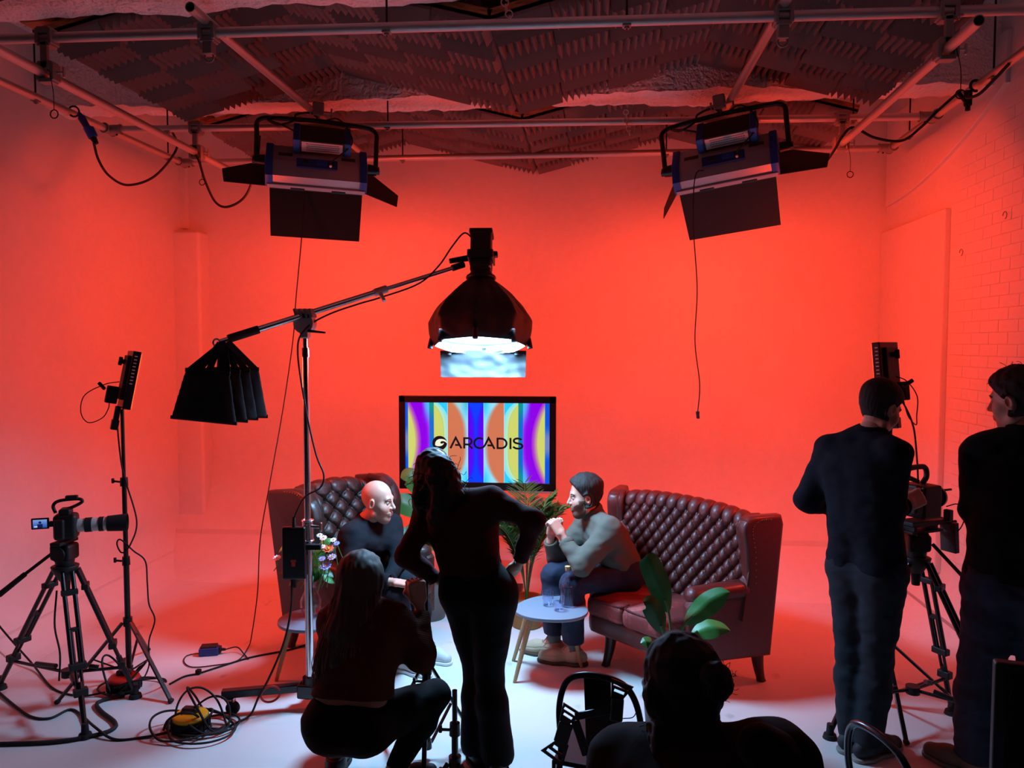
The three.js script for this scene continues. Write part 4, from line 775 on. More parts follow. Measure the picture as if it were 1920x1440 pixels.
palm([-0.47, -5.35], 1.0, 17, 'feathery potted palm in a woven basket behind the standing woman elbow', 771);
{ // round leaved plant between the bald man and the television
  const t = thing('potted_fig', 'potted plant with large round leaves beside the bald man', 'plant', [-1.2, 0, -5.45]);
  mesh('pot', lathe([[0, 0], [0.12, 0], [0.14, 0.26], [0.13, 0.26], [0.12, 0.22], [0, 0.22]], 30), std({ color: 0x6e6a66, roughness: 0.7 }), t);
  mesh('trunk', tube([[0, 0.2, 0], [0.01, 0.5, 0.01], [-0.01, 0.75, 0], [0.0, 0.98, 0]], 0.01, 20), std({ color: 0x4a3826, roughness: 0.9 }), t);
  for (const [x, y, z, dx, dy, dz, w, i] of [[-0.02, 0.8, 0.02, -0.24, 0.06, 0.06, 0.085, 0], [0, 0.9, 0, -0.2, 0.16, 0.02, 0.075, 1], [0, 0.94, 0.02, -0.02, 0.17, 0.08, 0.08, 0], [0.02, 0.72, 0.03, -0.22, -0.09, 0.1, 0.06, 2], [0.02, 0.78, 0.02, 0.2, 0.05, 0.08, 0.08, 1], [0, 0.6, 0.02, 0.18, -0.02, 0.1, 0.08, 0], [0, 0.55, 0.02, -0.16, -0.03, 0.12, 0.07, 2], [0, 0.66, 0, 0.02, 0.02, 0.2, 0.08, 1]])
    mesh('leaf', blade([[x, y, z], [x + dx * 0.3, y + dy * 0.4, z + dz * 0.3], [x + dx * 0.7, y + dy * 0.9, z + dz * 0.7], [x + dx, y + dy * 0.8, z + dz]], w, [0.1, 0.5, 1], 0.18, 0.55, 8, 14, 0.05), LEAF[i], t);
}
{ // glass vase with bouquet
  const v = thing('flower_vase', 'narrow necked glass vase on the round side table', 'vase', [-1.67, 0.382, -4.34]);
  mesh('glass', lathe([[0, 0], [0.035, 0], [0.045, 0.01], [0.062, 0.06], [0.062, 0.1], [0.042, 0.145], [0.03, 0.17], [0.034, 0.195], [0.045, 0.215], [0.042, 0.215], [0.031, 0.195], [0.027, 0.17], [0.039, 0.145], [0.058, 0.1], [0.058, 0.06], [0.042, 0.013], [0, 0.008]], 36), GL, v);
  const top = V(-1.67, 0.56, -4.34); seed = 4242;
  const stems = []; for (let i = 0; i < 9; i++) { const a = i * 0.7; stems.push(tube([[0.02 * Math.cos(a * 2), 0.02, 0.02 * Math.sin(a * 2)], [0.012 * Math.cos(a), 0.17, 0.012 * Math.sin(a)]], 0.004, 6, 5)); }
  mesh('stem_bundle', stems, stemM, v);
  const foliage = thing('bouquet_foliage', 'green leaves of the bouquet around the flowers in the vase', 'foliage', top.toArray());
  for (let i = 0; i < 26; i++) { const a = rr(0, 6.28), r = rr(0.1, 0.21), h = rr(-0.02, 0.24), w = rr(0.02, 0.036), e = [Math.cos(a) * r, h, Math.sin(a) * r]; mesh('leaf', blade([[0, 0.02, 0], [e[0] * 0.4, h * 0.5 + 0.07, e[2] * 0.4], [e[0] * 0.75, h + 0.03, e[2] * 0.75], e], w, [0.2, 1, 0.4], 0.2, 0.7, 4, 10, 0.05), LEAF[i % 4], foliage); }
  const pal = { white: std({ color: 0xe9e6ee, roughness: 0.7 }), pink: std({ color: 0xc79ab4, roughness: 0.7 }), lilac: std({ color: 0x9d93d8, roughness: 0.7 }), orange: std({ color: 0xd8632c, roughness: 0.7 }), green: std({ color: 0x9db26a, roughness: 0.7 }) }, core = std({ color: 0xb98a30, roughness: 0.9 });
  const F = [['orange', 0.13, 0.245, 0.05, 0.036, 'orange blossom near the top right of the bouquet'], ['lilac', 0.125, 0.15, 0.08, 0.034, 'pale lilac blossom at the lower right of the bouquet'], ['pink', 0.155, 0.2, 0.06, 0.028, 'pink blossom below the orange one in the bouquet'], ['pink', 0.03, 0.25, 0.06, 0.034, 'large pink blossom behind the chrome column'], ['white', -0.17, 0.19, 0.08, 0.026, 'white blossom sticking out at the far left of the bouquet'], ['white', 0.09, 0.3, 0.02, 0.024, 'small white blossom at the top of the bouquet'], ['white', 0.06, 0.31, 0.0, 0.02, 'tiny white blossom beside the top one in the bouquet'], ['white', 0.15, 0.29, 0.02, 0.02, 'tiny white blossom at the top right edge of the bouquet'], ['lilac', 0.17, 0.27, 0.02, 0.02, 'small lilac blossom at the right edge of the bouquet'], ['white', 0.0, 0.33, 0.02, 0.026, 'white blossom at the top left behind the column'], ['green', 0.05, 0.26, 0.08, 0.028, 'greenish blossom in the middle of the bouquet'], ['white', -0.02, 0.2, 0.1, 0.028, 'white blossom low behind the controller box'], ['pink', 0.02, 0.13, 0.1, 0.02, 'small pink bud low in the middle of the bouquet'], ['lilac', 0.11, 0.2, 0.1, 0.022, 'small lilac blossom left of the pink one in the bouquet'], ['green', -0.08, 0.24, 0.06, 0.022, 'greenish blossom at the left of the bouquet'], ['white', 0.1, 0.26, 0.06, 0.018, 'tiny white blossom left of the orange one']];
  for (const [k, x, y, z, r, l] of F) {
    const t = thing('flower', l, 'flower', [top.x + x, top.y + y, top.z + z], rr(0, 3), 'flowers of the bouquet'); t.rotation.x = 0.5;
    for (let ring = 0; ring < 2; ring++) { const n = ring ? 6 : 9, R = ring ? r * 0.6 : r; for (let i = 0; i < n; i++) { const a = i / n * 6.283 + ring * 0.3, c = Math.cos(a), s = Math.sin(a); mesh('petal', blade([[0, 0, 0], [c * R * 0.5, R * (0.1 + 0.25 * ring), s * R * 0.5], [c * R, R * (0.12 + 0.5 * ring), s * R]], R * 0.3, [0, 1, 0.01], 0.1, 0.6, 2, 4), pal[k], t); } }
    mesh('flower_heart', sph(r * 0.28, 0, r * 0.12, 0, 1, 0.7, 1, 10, 7), core, t);
    mesh('stem', tube([[0, 0, 0], [-x * 0.25, -y * 0.5, -z * 0.2], [-x * 0.6, -y * 0.95, -z * 0.6]], 0.003, 10, 5), stemM, t);
  }
}

// ================================================================ tripods, cameras, cables
function videoTripod(apex, feet, label) {
  const t = thing('video_tripod', label, 'tripod', [apex[0], 0, apex[2]], 0, 'video tripods'), H = apex[1];
  mesh('bowl', [lathe([[0, H - 0.09], [0.03, H - 0.085], [0.062, H - 0.03], [0.07, H - 0.005], [0.06, H], [0, H]], 28), rod([0, H - 0.15, 0], [0, H - 0.08, 0], 0.02, 0.026)], M.black, t);
  mesh('fluid_head', [rod([0, H, 0], [0, H + 0.035, 0], 0.045, 0.05, 24), bx(0.115, 0.09, 0.1, 0, H + 0.075, 0, 0.018), rod([0, H + 0.07, -0.06], [0, H + 0.07, 0.06], 0.04, 0.04, 24), bx(0.06, 0.018, 0.15, 0, H + 0.128, 0, 0.004)], M.black, t);
  feet.forEach(([fx, fz], i) => {
    const x = fx - apex[0], z = fz - apex[2], L = Math.hypot(x, z), ux = x / L, uz = z / L, px = -uz, pz = ux, T0 = [ux * 0.06, H - 0.03, uz * 0.06], B0 = [x, 0.03, z], P = k => [lerp(T0[0], B0[0], k), lerp(T0[1], B0[1], k), lerp(T0[2], B0[2], k)], off = (p, s) => [p[0] + px * s, p[1], p[2] + pz * s];
    const g = [rod(off(P(0.0), 0.024), off(P(0.6), 0.024), 0.0118), rod(off(P(0.0), -0.024), off(P(0.6), -0.024), 0.0118)];
    const leg = mesh('leg', g, M.blackSatin, t);
    mesh('mid_leg', [rod(off(P(0.36), 0.012), off(P(0.75), 0.012), 0.008), rod(off(P(0.36), -0.012), off(P(0.75), -0.012), 0.008), rod(P(0.7), P(1), 0.015, 0.013)], M.blackSatin, leg);
    mesh('leg_clamp', [bar(off(P(0.13), -0.04), off(P(0.13), 0.04), 0.035, 0.03, [0, 1, 0], 0.006), bar(off(P(0.6), -0.042), off(P(0.6), 0.042), 0.04, 0.035, [0, 1, 0], 0.006), bar(off(P(0.76), -0.034), off(P(0.76), 0.034), 0.04, 0.04, [0, 1, 0], 0.006), bar(off(P(0.37), -0.028), off(P(0.37), 0.028), 0.02, 0.02)], M.black, leg);
    mesh('foot', [rod([x, 0.02, z], [x, 0.075, z], 0.02, 0.016, 16), rod([x, 0.0, z], [x, 0.022, z], 0.036, 0.03, 20)], M.rubber, leg);
    mesh('spreader_arm', [rod([ux * 0.03, 0.2, uz * 0.03], off(P(0.79), 0), 0.009), rod([ux * 0.1, 0.2 + 0.02, uz * 0.1], [ux * L * 0.45, 0.205, uz * L * 0.45], 0.013)], M.blackSatin, t);
  });
  mesh('spreader_hub', rod([0, 0.18, 0], [0, 0.22, 0], 0.035, 0.035, 16), M.black, t);
  return t;
}
{
  const A = [-2.86, 0.8, -3.84]; const t = videoTripod(A, [[-3.42, -4.02], [-2.566, -3.555], [-2.575, -4.0]], 'black video tripod at the far left carrying the telephoto camera');
  mesh('pan_handle', [rod([-0.04, 0.88, 0.02], [-0.22, 0.74, 0.05], 0.009), rod([-0.2, 0.755, 0.047], [-0.335, 0.645, 0.07], 0.014, 0.016)], M.rubber, t);
  mesh('hanging_strap', tube([[0.0, 0.68, 0.07], [0.005, 0.5, 0.1], [0.03, 0.35, 0.1], [0.02, 0.2, 0.1]], 0.005, 20), M.rubber, t);
}
{ // camcorder with long white lens
  const t = thing('telephoto_camera', 'camera with long white banded lens and flip screen on the left tripod', 'camera', [-2.845, 0.938, -3.84], 0.42);
  mesh('body', [bx(0.115, 0.14, 0.1, 0, 0.075, 0, 0.022), bx(0.06, 0.04, 0.08, 0.0, 0.155, 0, 0.014), bx(0.05, 0.11, 0.035, -0.02, 0.07, 0.06, 0.012)], M.black, t);
  const lens = mesh('lens_barrel', rod([0.05, 0.075, 0], [0.21, 0.075, 0], 0.036, 0.037, 28), std({ color: 0xd9d6cf, roughness: 0.45 }), t);
  for (const [a, b] of [[0.092, 0.126], [0.16, 0.184]]) mesh('zoom_ring', rod([a, 0.075, 0], [b, 0.075, 0], 0.0395, 0.0395, 28), M.rubber, lens);
  mesh('lens_hood', [rod([0.2, 0.075, 0], [0.3, 0.075, 0], 0.042, 0.048, 28, true), rod([0.3, 0.075, 0], [0.2, 0.075, 0], 0.044, 0.04, 28, true)], M.blackMatte, t);
  mesh('top_handle', [tube([[-0.05, 0.15, 0], [-0.06, 0.19, 0], [-0.03, 0.215, 0], [0.06, 0.22, 0], [0.08, 0.205, 0], [0.05, 0.185, 0], [0.01, 0.17, 0], [-0.02, 0.165, 0]], 0.009, 60), bx(0.06, 0.02, 0.03, 0.03, 0.232, 0, 0.005)], M.black, t);
  const fs = mesh('flip_screen', bx(0.085, 0.06, 0.012, -0.115, 0.105, 0.035, 0.005), M.black, t);
  const c = document.createElement('canvas'); c.width = 96; c.height = 64; const x = c.getContext('2d'), gr = x.createLinearGradient(0, 0, 0, 64); gr.addColorStop(0, '#8fb8ff'); gr.addColorStop(1, '#3056b8'); x.fillStyle = gr; x.fillRect(0, 0, 96, 64); x.fillStyle = '#10245c'; x.beginPath(); x.arc(48, 22, 10, 0, 7); x.fill(); x.fillRect(30, 34, 36, 30); x.fillStyle = '#e8eeff'; x.fillRect(8, 48, 22, 10);
  const pl = new THREE.PlaneGeometry(0.066, 0.044); pl.translate(-0.115, 0.105, 0.0416); mesh('screen_image', pl, std({ color: 0x000000, emissive: 0xffffff, emissiveMap: (() => { const q = new THREE.CanvasTexture(c); q.colorSpace = THREE.SRGBColorSpace; return q; })(), emissiveIntensity: 0.6 }), fs);
  mesh('hinge', bx(0.02, 0.03, 0.02, -0.062, 0.1, 0.035, 0.004), M.black, t);
}
{
  const A = [1.66, 0.905, -4.12]; const t = videoTripod(A, [[1.2, -3.955], [1.93, -4.29], [2.03, -3.83]], 'black video tripod at the right carrying the cinema camera');
  mesh('pan_handle', [rod([0.06, 0.98, 0.04], [0.2, 0.8, 0.18], 0.009), rod([0.2, 0.8, 0.18], [0.3, 0.67, 0.27], 0.015)], M.rubber, t);
}
{ // cinema camera rig
  const t = thing('cinema_camera', 'black cinema camera rig with handle and rails held by the operator', 'camera', [1.66, 1.045, -4.12], 0.5);
  mesh('body', [bx(0.13, 0.17, 0.15, 0.02, 0.15, 0, 0.014), bx(0.06, 0.11, 0.1, -0.07, 0.15, 0.02, 0.012)], M.black, t);
  mesh('lens', [rod([0.08, 0.16, 0], [0.14, 0.16, 0], 0.04, 0.045, 24), rod([0.135, 0.16, 0], [0.15, 0.16, 0], 0.055, 0.052, 24)], M.blackSatin, t);
  mesh('top_handle', [tube([[-0.09, 0.24, 0], [-0.09, 0.3, 0], [-0.07, 0.32, 0], [0.02, 0.325, 0], [0.05, 0.31, 0], [0.055, 0.27, 0], [0.03, 0.24, 0]], 0.014, 50, 9), rod([-0.1, 0.29, 0.01], [-0.01, 0.255, 0.01], 0.006), rod([-0.1, 0.275, 0.01], [-0.01, 0.245, 0.01], 0.006)], M.black, t);
  mesh('base_plate', [bx(0.24, 0.02, 0.1, 0.03, 0.04, 0, 0.004), bx(0.22, 0.014, 0.1, 0.02, -0.005, 0, 0.004), bx(0.02, 0.05, 0.08, -0.06, 0.02, 0), bx(0.02, 0.05, 0.08, 0.09, 0.02, 0)], M.black, t);
  mesh('rail_rod', rod([-0.08, 0.03, 0.04], [0.23, 0.03, 0.04], 0.0075), M.darkSteel, t);
  mesh('rail_rod', rod([-0.08, 0.03, -0.04], [0.23, 0.03, -0.04], 0.0075), M.darkSteel, t);
  mesh('follow_focus', bx(0.03, 0.06, 0.04, 0.16, 0.07, 0.05, 0.006), M.greyBox, t); mesh('hood_rod', rod([0.14, 0.19, 0], [0.24, 0.19, 0], 0.006), M.greyBox, t);
  mesh('battery_plate', bx(0.03, 0.16, 0.09, 0.2, -0.05, 0.03, 0.004, [0, 0, 0.08]), M.greyBox, t);
  mesh('side_cable', tube([[0.13, 0.12, 0.06], [0.19, 0.13, 0.08], [0.23, 0.07, 0.09], [0.21, 0.0, 0.08], [0.18, -0.02, 0.06]], 0.003, 40, 5), M.rubber, t);
}
// ---------------------------------------------------------------- cables
const cable = (pts, r, label, extra = []) => tag(mesh('cable', [tube(pts, r, pts.length * 10, 7), ...extra], M.rubber), label, 'cable', 'loose cables');
cable([[-1.88, 3.111, -4.9], [-1.908, 2.714, -4.89], [-1.95, 2.297, -4.88], [-1.972, 2.017, -4.87], [-2.044, 1.561, -4.86], [-2.132, 1.1, -4.85], [-2.204, 0.707, -4.84], [-2.225, 0.349, -4.83], [-2.266, 0.062, -4.82], [-2.25, 0.012, -4.731], [-2.23, 0.006, -4.534], [-2.344, 0.006, -4.449], [-2.464, 0.006, -4.412], [-2.556, 0.006, -4.483], [-2.585, 0.006, -4.58], [-2.498, 0.012, -4.606]], 0.0035, 'thin cable hanging from the left panel light down to the floor');
cable([[0.7, 3.09, -5.0], [0.62, 3.05, -4.95], [0.608, 2.748, -4.93], [0.636, 2.35, -4.93], [0.627, 2.017, -4.93], [0.659, 1.748, -4.93], [0.649, 1.563, -4.93]], 0.0035, 'thin cable dangling free from the right panel light', [rod([0.649, 1.575, -4.93], [0.65, 1.535, -4.93], 0.012, 0.009, 10), bx(0.018, 0.02, 0.018, 0.651, 1.54, -4.925, 0.003)]);
cable([[-3.246, 3.306, -4.75], [-3.29, 3.223, -4.86], [-3.29, 3.142, -4.97], [-3.227, 3.102, -5.08], [-3.095, 3.184, -5.19], [-2.99, 3.4, -5.3], [-2.97, 3.51, -5.2]], 0.0085, 'thick cable looping from the blue connector near the left wall');
cable([[-2.87, 3.372, -5.15], [-2.75, 3.302, -5.129], [-2.677, 3.121, -5.107], [-2.592, 2.97, -5.086], [-2.486, 2.938, -5.064], [-2.353, 3.011, -5.043], [-2.253, 3.2, -4.99], [-2.215, 3.38, -4.96]], 0.0085, 'thick cable looping up to the left panel light yoke');
cable([[1.395, 3.185, -5.2], [1.456, 3.161, -5.178], [1.504, 3.222, -5.156], [1.554, 3.315, -5.133], [1.611, 3.36, -5.111], [1.733, 3.288, -5.089], [1.884, 3.259, -5.067], [1.984, 3.328, -5.044], [2.085, 3.432, -5.022], [2.19, 3.53, -4.98]], 0.0085, 'thick cable draped from the right panel light to the wall tube');
cable([[2.14, 3.45, -4.78], [2.1, 3.4, -4.7], [2.116, 3.387, -4.6], [2.144, 3.43, -4.5], [2.17, 3.48, -4.4]], 0.009, 'short thick cable sagging under the right wall tube');
cable([[-3.035, 0.011, -3.416], [-2.684, 0.011, -3.48], [-2.525, 0.011, -3.56], [-2.466, 0.011, -3.632], [-2.503, 0.011, -3.701], [-2.648, 0.011, -3.804], [-2.73, 0.011, -3.888], [-2.703, 0.011, -3.955], [-2.64, 0.012, -4.0]], 0.011, 'thick black cable snaking on the floor under the left tripod');
cable([[-3.5, 0.01, -4.04], [-3.153, 0.007, -3.811], [-2.982, 0.007, -3.714], [-2.875, 0.007, -3.713], [-2.841, 0.007, -3.813], [-2.751, 0.007, -3.774], [-2.547, 0.03, -3.605], [-2.398, 0.007, -3.542], [-2.263, 0.007, -3.578], [-2.16, 0.02, -3.61]], 0.007, 'thin floor cable curling from the left edge to the yellow reel');
cable([[-3.86, 0.45, -4.35], [-3.72, 0.2, -4.4], [-3.44, 0.03, -4.3], [-3.11, 0.006, -4.046], [-2.893, 0.006, -3.974], [-2.76, 0.02, -4.0]], 0.006, 'thin cable running from the left wall to the red reel');
cable([[-1.617, 0.735, -3.93], [-1.615, 0.582, -3.912], [-1.652, 0.397, -3.895], [-1.72, 0.22, -3.86], [-1.765, 0.125, -3.82], [-1.82, 0.02, -3.84], [-1.863, 0.007, -3.776], [-1.914, 0.007, -3.702], [-1.994, 0.02, -3.68]], 0.006, 'black cable from the controller box down over the caster leg');
cable([[-0.739, 2.64, -4.64], [-0.788, 2.669, -4.62], [-0.853, 2.585, -4.58], [-0.92, 2.461, -4.5], [-1.025, 2.35, -4.42], [-1.219, 2.263, -4.29], [-1.316, 2.225, -4.21], [-1.442, 2.161, -4.07], [-1.526, 2.085, -3.96], [-1.579, 1.972, -3.965], [-1.542, 1.673, -3.965], [-1.481, 1.416, -3.95], [-1.431, 1.305, -3.93], [-1.453, 1.233, -3.93], [-1.538, 1.184, -3.94], [-1.585, 1.1, -3.93], [-1.598, 1.06, -3.93]], 0.005, 'cable running from the softbox head along the boom to the controller');
cable([[-2.777, 1.64, -4.2], [-2.768, 1.452, -4.2], [-2.732, 1.295, -4.17], [-2.705, 1.185, -4.17], [-2.661, 0.964, -4.19], [-2.688, 0.836, -4.17], [-2.74, 0.78, -4.165], [-2.775, 0.83, -4.17], [-2.745, 0.86, -4.16], [-2.68, 0.79, -4.18], [-2.621, 0.726, -4.2], [-2.611, 0.598, -4.2], [-2.604, 0.47, -4.2], [-2.57, 0.375, -4.2], [-2.61, 0.245, -4.2], [-2.603, 0.1, -4.18], [-2.63, 0.03, -4.12], [-2.679, 0.1, -4.07]], 0.0045, 'cable winding down the tall light stand to the red reel');
cable([[-2.47, 0.006, -4.171], [-2.44, 0.006, -4.277], [-2.377, 0.006, -4.329], [-2.3, 0.006, -4.43], [-2.168, 0.006, -4.591], [-1.979, 0.006, -4.731], [-1.866, 0.006, -4.861]], 0.006, 'thin cable on the floor leading behind the dark armchair', [bx(0.03, 0.03, 0.03, -2.377, 0.016, -4.329, 0.006)]);
cable([[1.62, 1.72, -4.33], [1.66, 1.668, -4.32], [1.7, 1.553, -4.3], [1.71, 1.386, -4.27], [1.69, 1.29, -4.2]], 0.005, 'cable from the right LED panel down to the cinema camera');
tag(mesh('cable_tie', xf(tor(0.05, 0.006, 0, 0, 0, [0.3, 0.5, 0], 6.283, 28), [-1.74, 0.1, -3.915]), M.redPlastic), 'red loop strap around the caster leg of the boom stand', 'cable tie');
{ // blue mains connector hanging from the left wall tube
  const t = thing('mains_connector', 'blue plug connector hanging from the left wall tube', 'connector', [-3.322, 3.49, -4.72]);
  const d = V(0.097, -0.193, -0.03).normalize(), P = s => d.clone().multiplyScalar(s).toArray();
  mesh('plug', [rod(P(0.0), P(0.03), 0.012, 0.02), rod(P(0.03), P(0.1), 0.024, 0.02, 18)], M.blueDark, t);
  mesh('socket', [rod(P(0.1), P(0.17), 0.026, 0.028, 18), xf(bx(0.02, 0.07, 0.02, 0, 0, 0, 0.006), [P(0.13)[0] + 0.03, P(0.13)[1], P(0.13)[2]], [0, 0, 0.45])], M.blue, t);
  mesh('gland', rod(P(0.17), P(0.215), 0.022, 0.014, 14), M.rubber, t);
  mesh('hook_tape', tor(0.032, 0.006, -0.035, 0.012, 0.0, [0.1, 0.2, 0]), M.rubber, t);
}
{ // small clamp lamp holder under the right wall tube
  const t = thing('grip_clamp', 'black spring clamp gripping the right wall tube', 'clamp', [2.17, 3.46, -4.78]);
  mesh('jaw', [tor(0.03, 0.008, 0.01, 0.03, 0, [0, 0.1, 0], 5), bx(0.04, 0.09, 0.03, -0.03, -0.04, 0.0, 0.008)], M.blackMatte, t);
  mesh('lever', [bx(0.02, 0.07, 0.02, -0.065, -0.03, 0, 0.005, [0, 0, 0.7]), rod([-0.03, -0.08, 0], [-0.03, -0.11, 0], 0.014)], M.blackMatte, t);
}
function reel(p, R, col, n, label, sd) {
  const t = thing('cable_reel', label, 'cable reel', [p[0], 0, p[1]], 0, 'cable reels'); seed = sd;
  mesh('drum', [lathe([[0, 0], [R, 0], [R + 0.006, 0.01], [R + 0.006, 0.05], [R - 0.004, 0.06], [0, 0.06]], 40), ...[...Array(20)].map((_, i) => { const a = i / 20 * 6.283; return bx(0.008, 0.045, 0.006, (R + 0.006) * Math.cos(a), 0.03, (R + 0.006) * Math.sin(a), 0, [0, -a, 0]); })], M.blackMatte, t);
  mesh('lid', lathe([[0, 0.088], [R * 0.55, 0.088], [R * 0.9, 0.082], [R, 0.072], [R, 0.058], [0, 0.058]], 40), col, t);
  mesh('socket_block', [bx(R * 0.9, 0.03, R * 0.5, 0, 0.1, 0, 0.008), bx(R * 0.3, 0.04, R * 0.3, R * 0.35, 0.105, 0, 0.01)], M.black, t);
  const loops = []; for (let i = 0; i < n; i++) { const cx = rr(-0.05, 0.12), cz = rr(-0.04, 0.08), r = rr(0.09, 0.17), h = rr(0.05, 0.22), a0 = rr(0, 6.28), pts = []; for (let k = 0; k < 10; k++) { const a = a0 + k / 10 * 6.283; pts.push([cx + r * Math.cos(a), Math.max(0.011, 0.02 + h * Math.max(0, Math.sin(k / 10 * 6.283))), cz + r * 0.8 * Math.sin(a)]); } loops.push(tube(pts, 0.006, 60, 6, true)); }
  loops.forEach(g => mesh('cable_loop', g, M.rubber, t));
}
reel([-2.08, -3.7], 0.088, M.yellow, 8, 'yellow topped cable reel with a tangle of black cable', 11);
reel([-2.7, -4.09], 0.085, M.redPlastic, 3, 'red topped cable reel behind the tripod foot', 23);
{
  const t = thing('power_adapter', 'small blue and black power adapter lying on the floor', 'adapter', [-2.46, 0, -4.62], 0.3);
  mesh('case', bx(0.12, 0.05, 0.07, 0, 0.026, 0, 0.008), M.blueDark, t); mesh('lid', bx(0.1, 0.014, 0.06, 0, 0.056, 0, 0.004), M.black, t); mesh('plug', [rod([0.06, 0.03, 0], [0.1, 0.03, 0.01], 0.012, 0.008), bx(0.03, 0.04, 0.04, 0.06, 0.03, 0.0, 0.006)], M.black, t);
  mesh('lead', tube([[0.1, 0.03, 0.01], [0.17, 0.035, 0.0], [0.22, 0.012, 0.06], [0.26, 0.006, 0.14]], 0.004, 30), M.rubber, t);
}
// ---------------------------------------------------------------- chairs, bracket and monitor in the dark foreground
const gun = std({ color: 0x1a1b1f, metalness: 0.75, roughness: 0.32 });
function hoopChair(pos, turn, slat, mat, label) {     // bent tube café chair; front along local +z... back hoop at z=0
  const t = thing('metal_chair', label, 'chair', pos, turn, 'bent metal chairs');
  mesh('back_hoop', tube([[-0.17, 0.0, -0.09], [-0.165, 0.3, -0.02], [-0.15, 0.5, 0.0], [-0.148, 0.68, -0.03], [-0.115, 0.79, -0.05], [-0.05, 0.83, -0.06], [0.05, 0.83, -0.06], [0.115, 0.79, -0.05], [0.148, 0.68, -0.03], [0.15, 0.5, 0.0], [0.165, 0.3, -0.02], [0.17, 0.0, -0.09]], 0.0115, 120, 10), mat, t);
  if (slat) mesh('back_slat', plate([[-0.05, 0.45, 0.0], [0.05, 0.45, 0.0], [0.048, 0.822, -0.06], [-0.048, 0.822, -0.06]], 0.006), mat, t);
  mesh('seat', bx(0.36, 0.02, 0.36, 0, 0.45, 0.19, 0.009), mat, t);
  mesh('seat_rim', [bx(0.37, 0.05, 0.014, 0, 0.435, 0.37, 0.005), bx(0.014, 0.05, 0.37, 0.18, 0.435, 0.19, 0.005), bx(0.014, 0.05, 0.37, -0.18, 0.435, 0.19, 0.005)], mat, t);
  for (const s of [-1, 1]) mesh('leg', rod([s * 0.16, 0.44, 0.35], [s * 0.2, 0.0, 0.4], 0.017, 0.012), mat, t);
  return t;
}
hoopChair([0.03, 0, -2.72], 2.9, true, gun, 'black metal chair with arched back and centre slat before the seated man');
{ const t = hoopChair([0.9, 0, -2.38], 1.95, false, std({ color: 0x4a4d55, metalness: 0.85, roughness: 0.25 }), 'shiny grey tube chair with narrow hoop back at the bottom right'); }
{ // slotted bracket leaning on the chair back
  const t = thing('slotted_bracket', 'black bracket with four slotted flared plates hanging on the arched chair', 'bracket', [0, 0.55, -2.6]);
  const pl = (x, y, ang, k) => { const s = poly([[-0.018, 0.03], [0.018, 0.03], [0.04, -0.035], [-0.04, -0.035]]); for (const [yy, w] of [[-0.02, 0.027], [0.0, 0.018]]) { const h = new THREE.Path(); h.moveTo(-w, yy - 0.0055); h.lineTo(w, yy - 0.0055); h.lineTo(w, yy + 0.0055); h.lineTo(-w, yy + 0.0055); h.closePath(); s.holes.push(h); } const g = extr(s, 0.004); g.scale(k, k, 1); g.rotateZ(ang); g.translate(x, y, 0); mesh('slotted_plate', g, M.blackSatin, t); };
  pl(-0.118, 0.045, -0.6, 1.15); pl(-0.085, 0.165, 2.6, 0.95); pl(0.09, 0.26, 2.8, 1.0); pl(0.072, 0.14, -0.25, 0.95);
  mesh('arm', [bar([-0.11, 0.07, 0.002], [-0.09, 0.14, 0.002], 0.05, 0.012, [0, 0, 1], 0.004), bar([0.085, 0.24, 0.002], [0.08, 0.16, 0.002], 0.044, 0.03, [0, 0, 1], 0.006), bar([0.08, 0.2, 0.002], [-0.06, 0.165, 0.002], 0.026, 0.012, [0, 0, 1], 0.004), bar([-0.06, 0.15, 0.002], [-0.02, 0.03, 0.002], 0.03, 0.012, [0, 0, 1], 0.004)], M.blackSatin, t);
  mesh('wire', tube([[0.11, 0.27, 0], [0.15, 0.23, 0.01], [0.14, 0.18, 0.01], [0.1, 0.17, 0.01]], 0.0018, 30, 5), M.rubber, t); mesh('wire', tube([[0.04, 0.17, 0], [0.03, 0.12, 0.01], [0.02, 0.08, 0.01]], 0.0018, 20, 5), M.rubber, t);
}
{
  const t = thing('monitor', 'black flat monitor on a stand cut off by the lower right corner', 'monitor', [1.18, -0.03, -1.93], -0.25);
  mesh('panel', bx(0.4, 0.36, 0.035, 0, 1.07, 0, 0.008), M.black, t);
  mesh('screen_back', bx(0.34, 0.3, 0.012, 0, 1.07, 0.02, 0.004), M.blackMatte, t);
  mesh('stand_pole', [rod([0, 0.02, -0.02], [0, 1.0, -0.02], 0.018), bx(0.1, 0.1, 0.03, 0, 1.0, -0.02, 0.005)], M.blackSatin, t);
  mesh('stand_foot', [bar([-0.25, 0.015, -0.02], [0.25, 0.015, -0.02], 0.04, 0.03), bar([0, 0.015, -0.27], [0, 0.015, 0.23], 0.04, 0.03)], M.blackSatin, t);
}

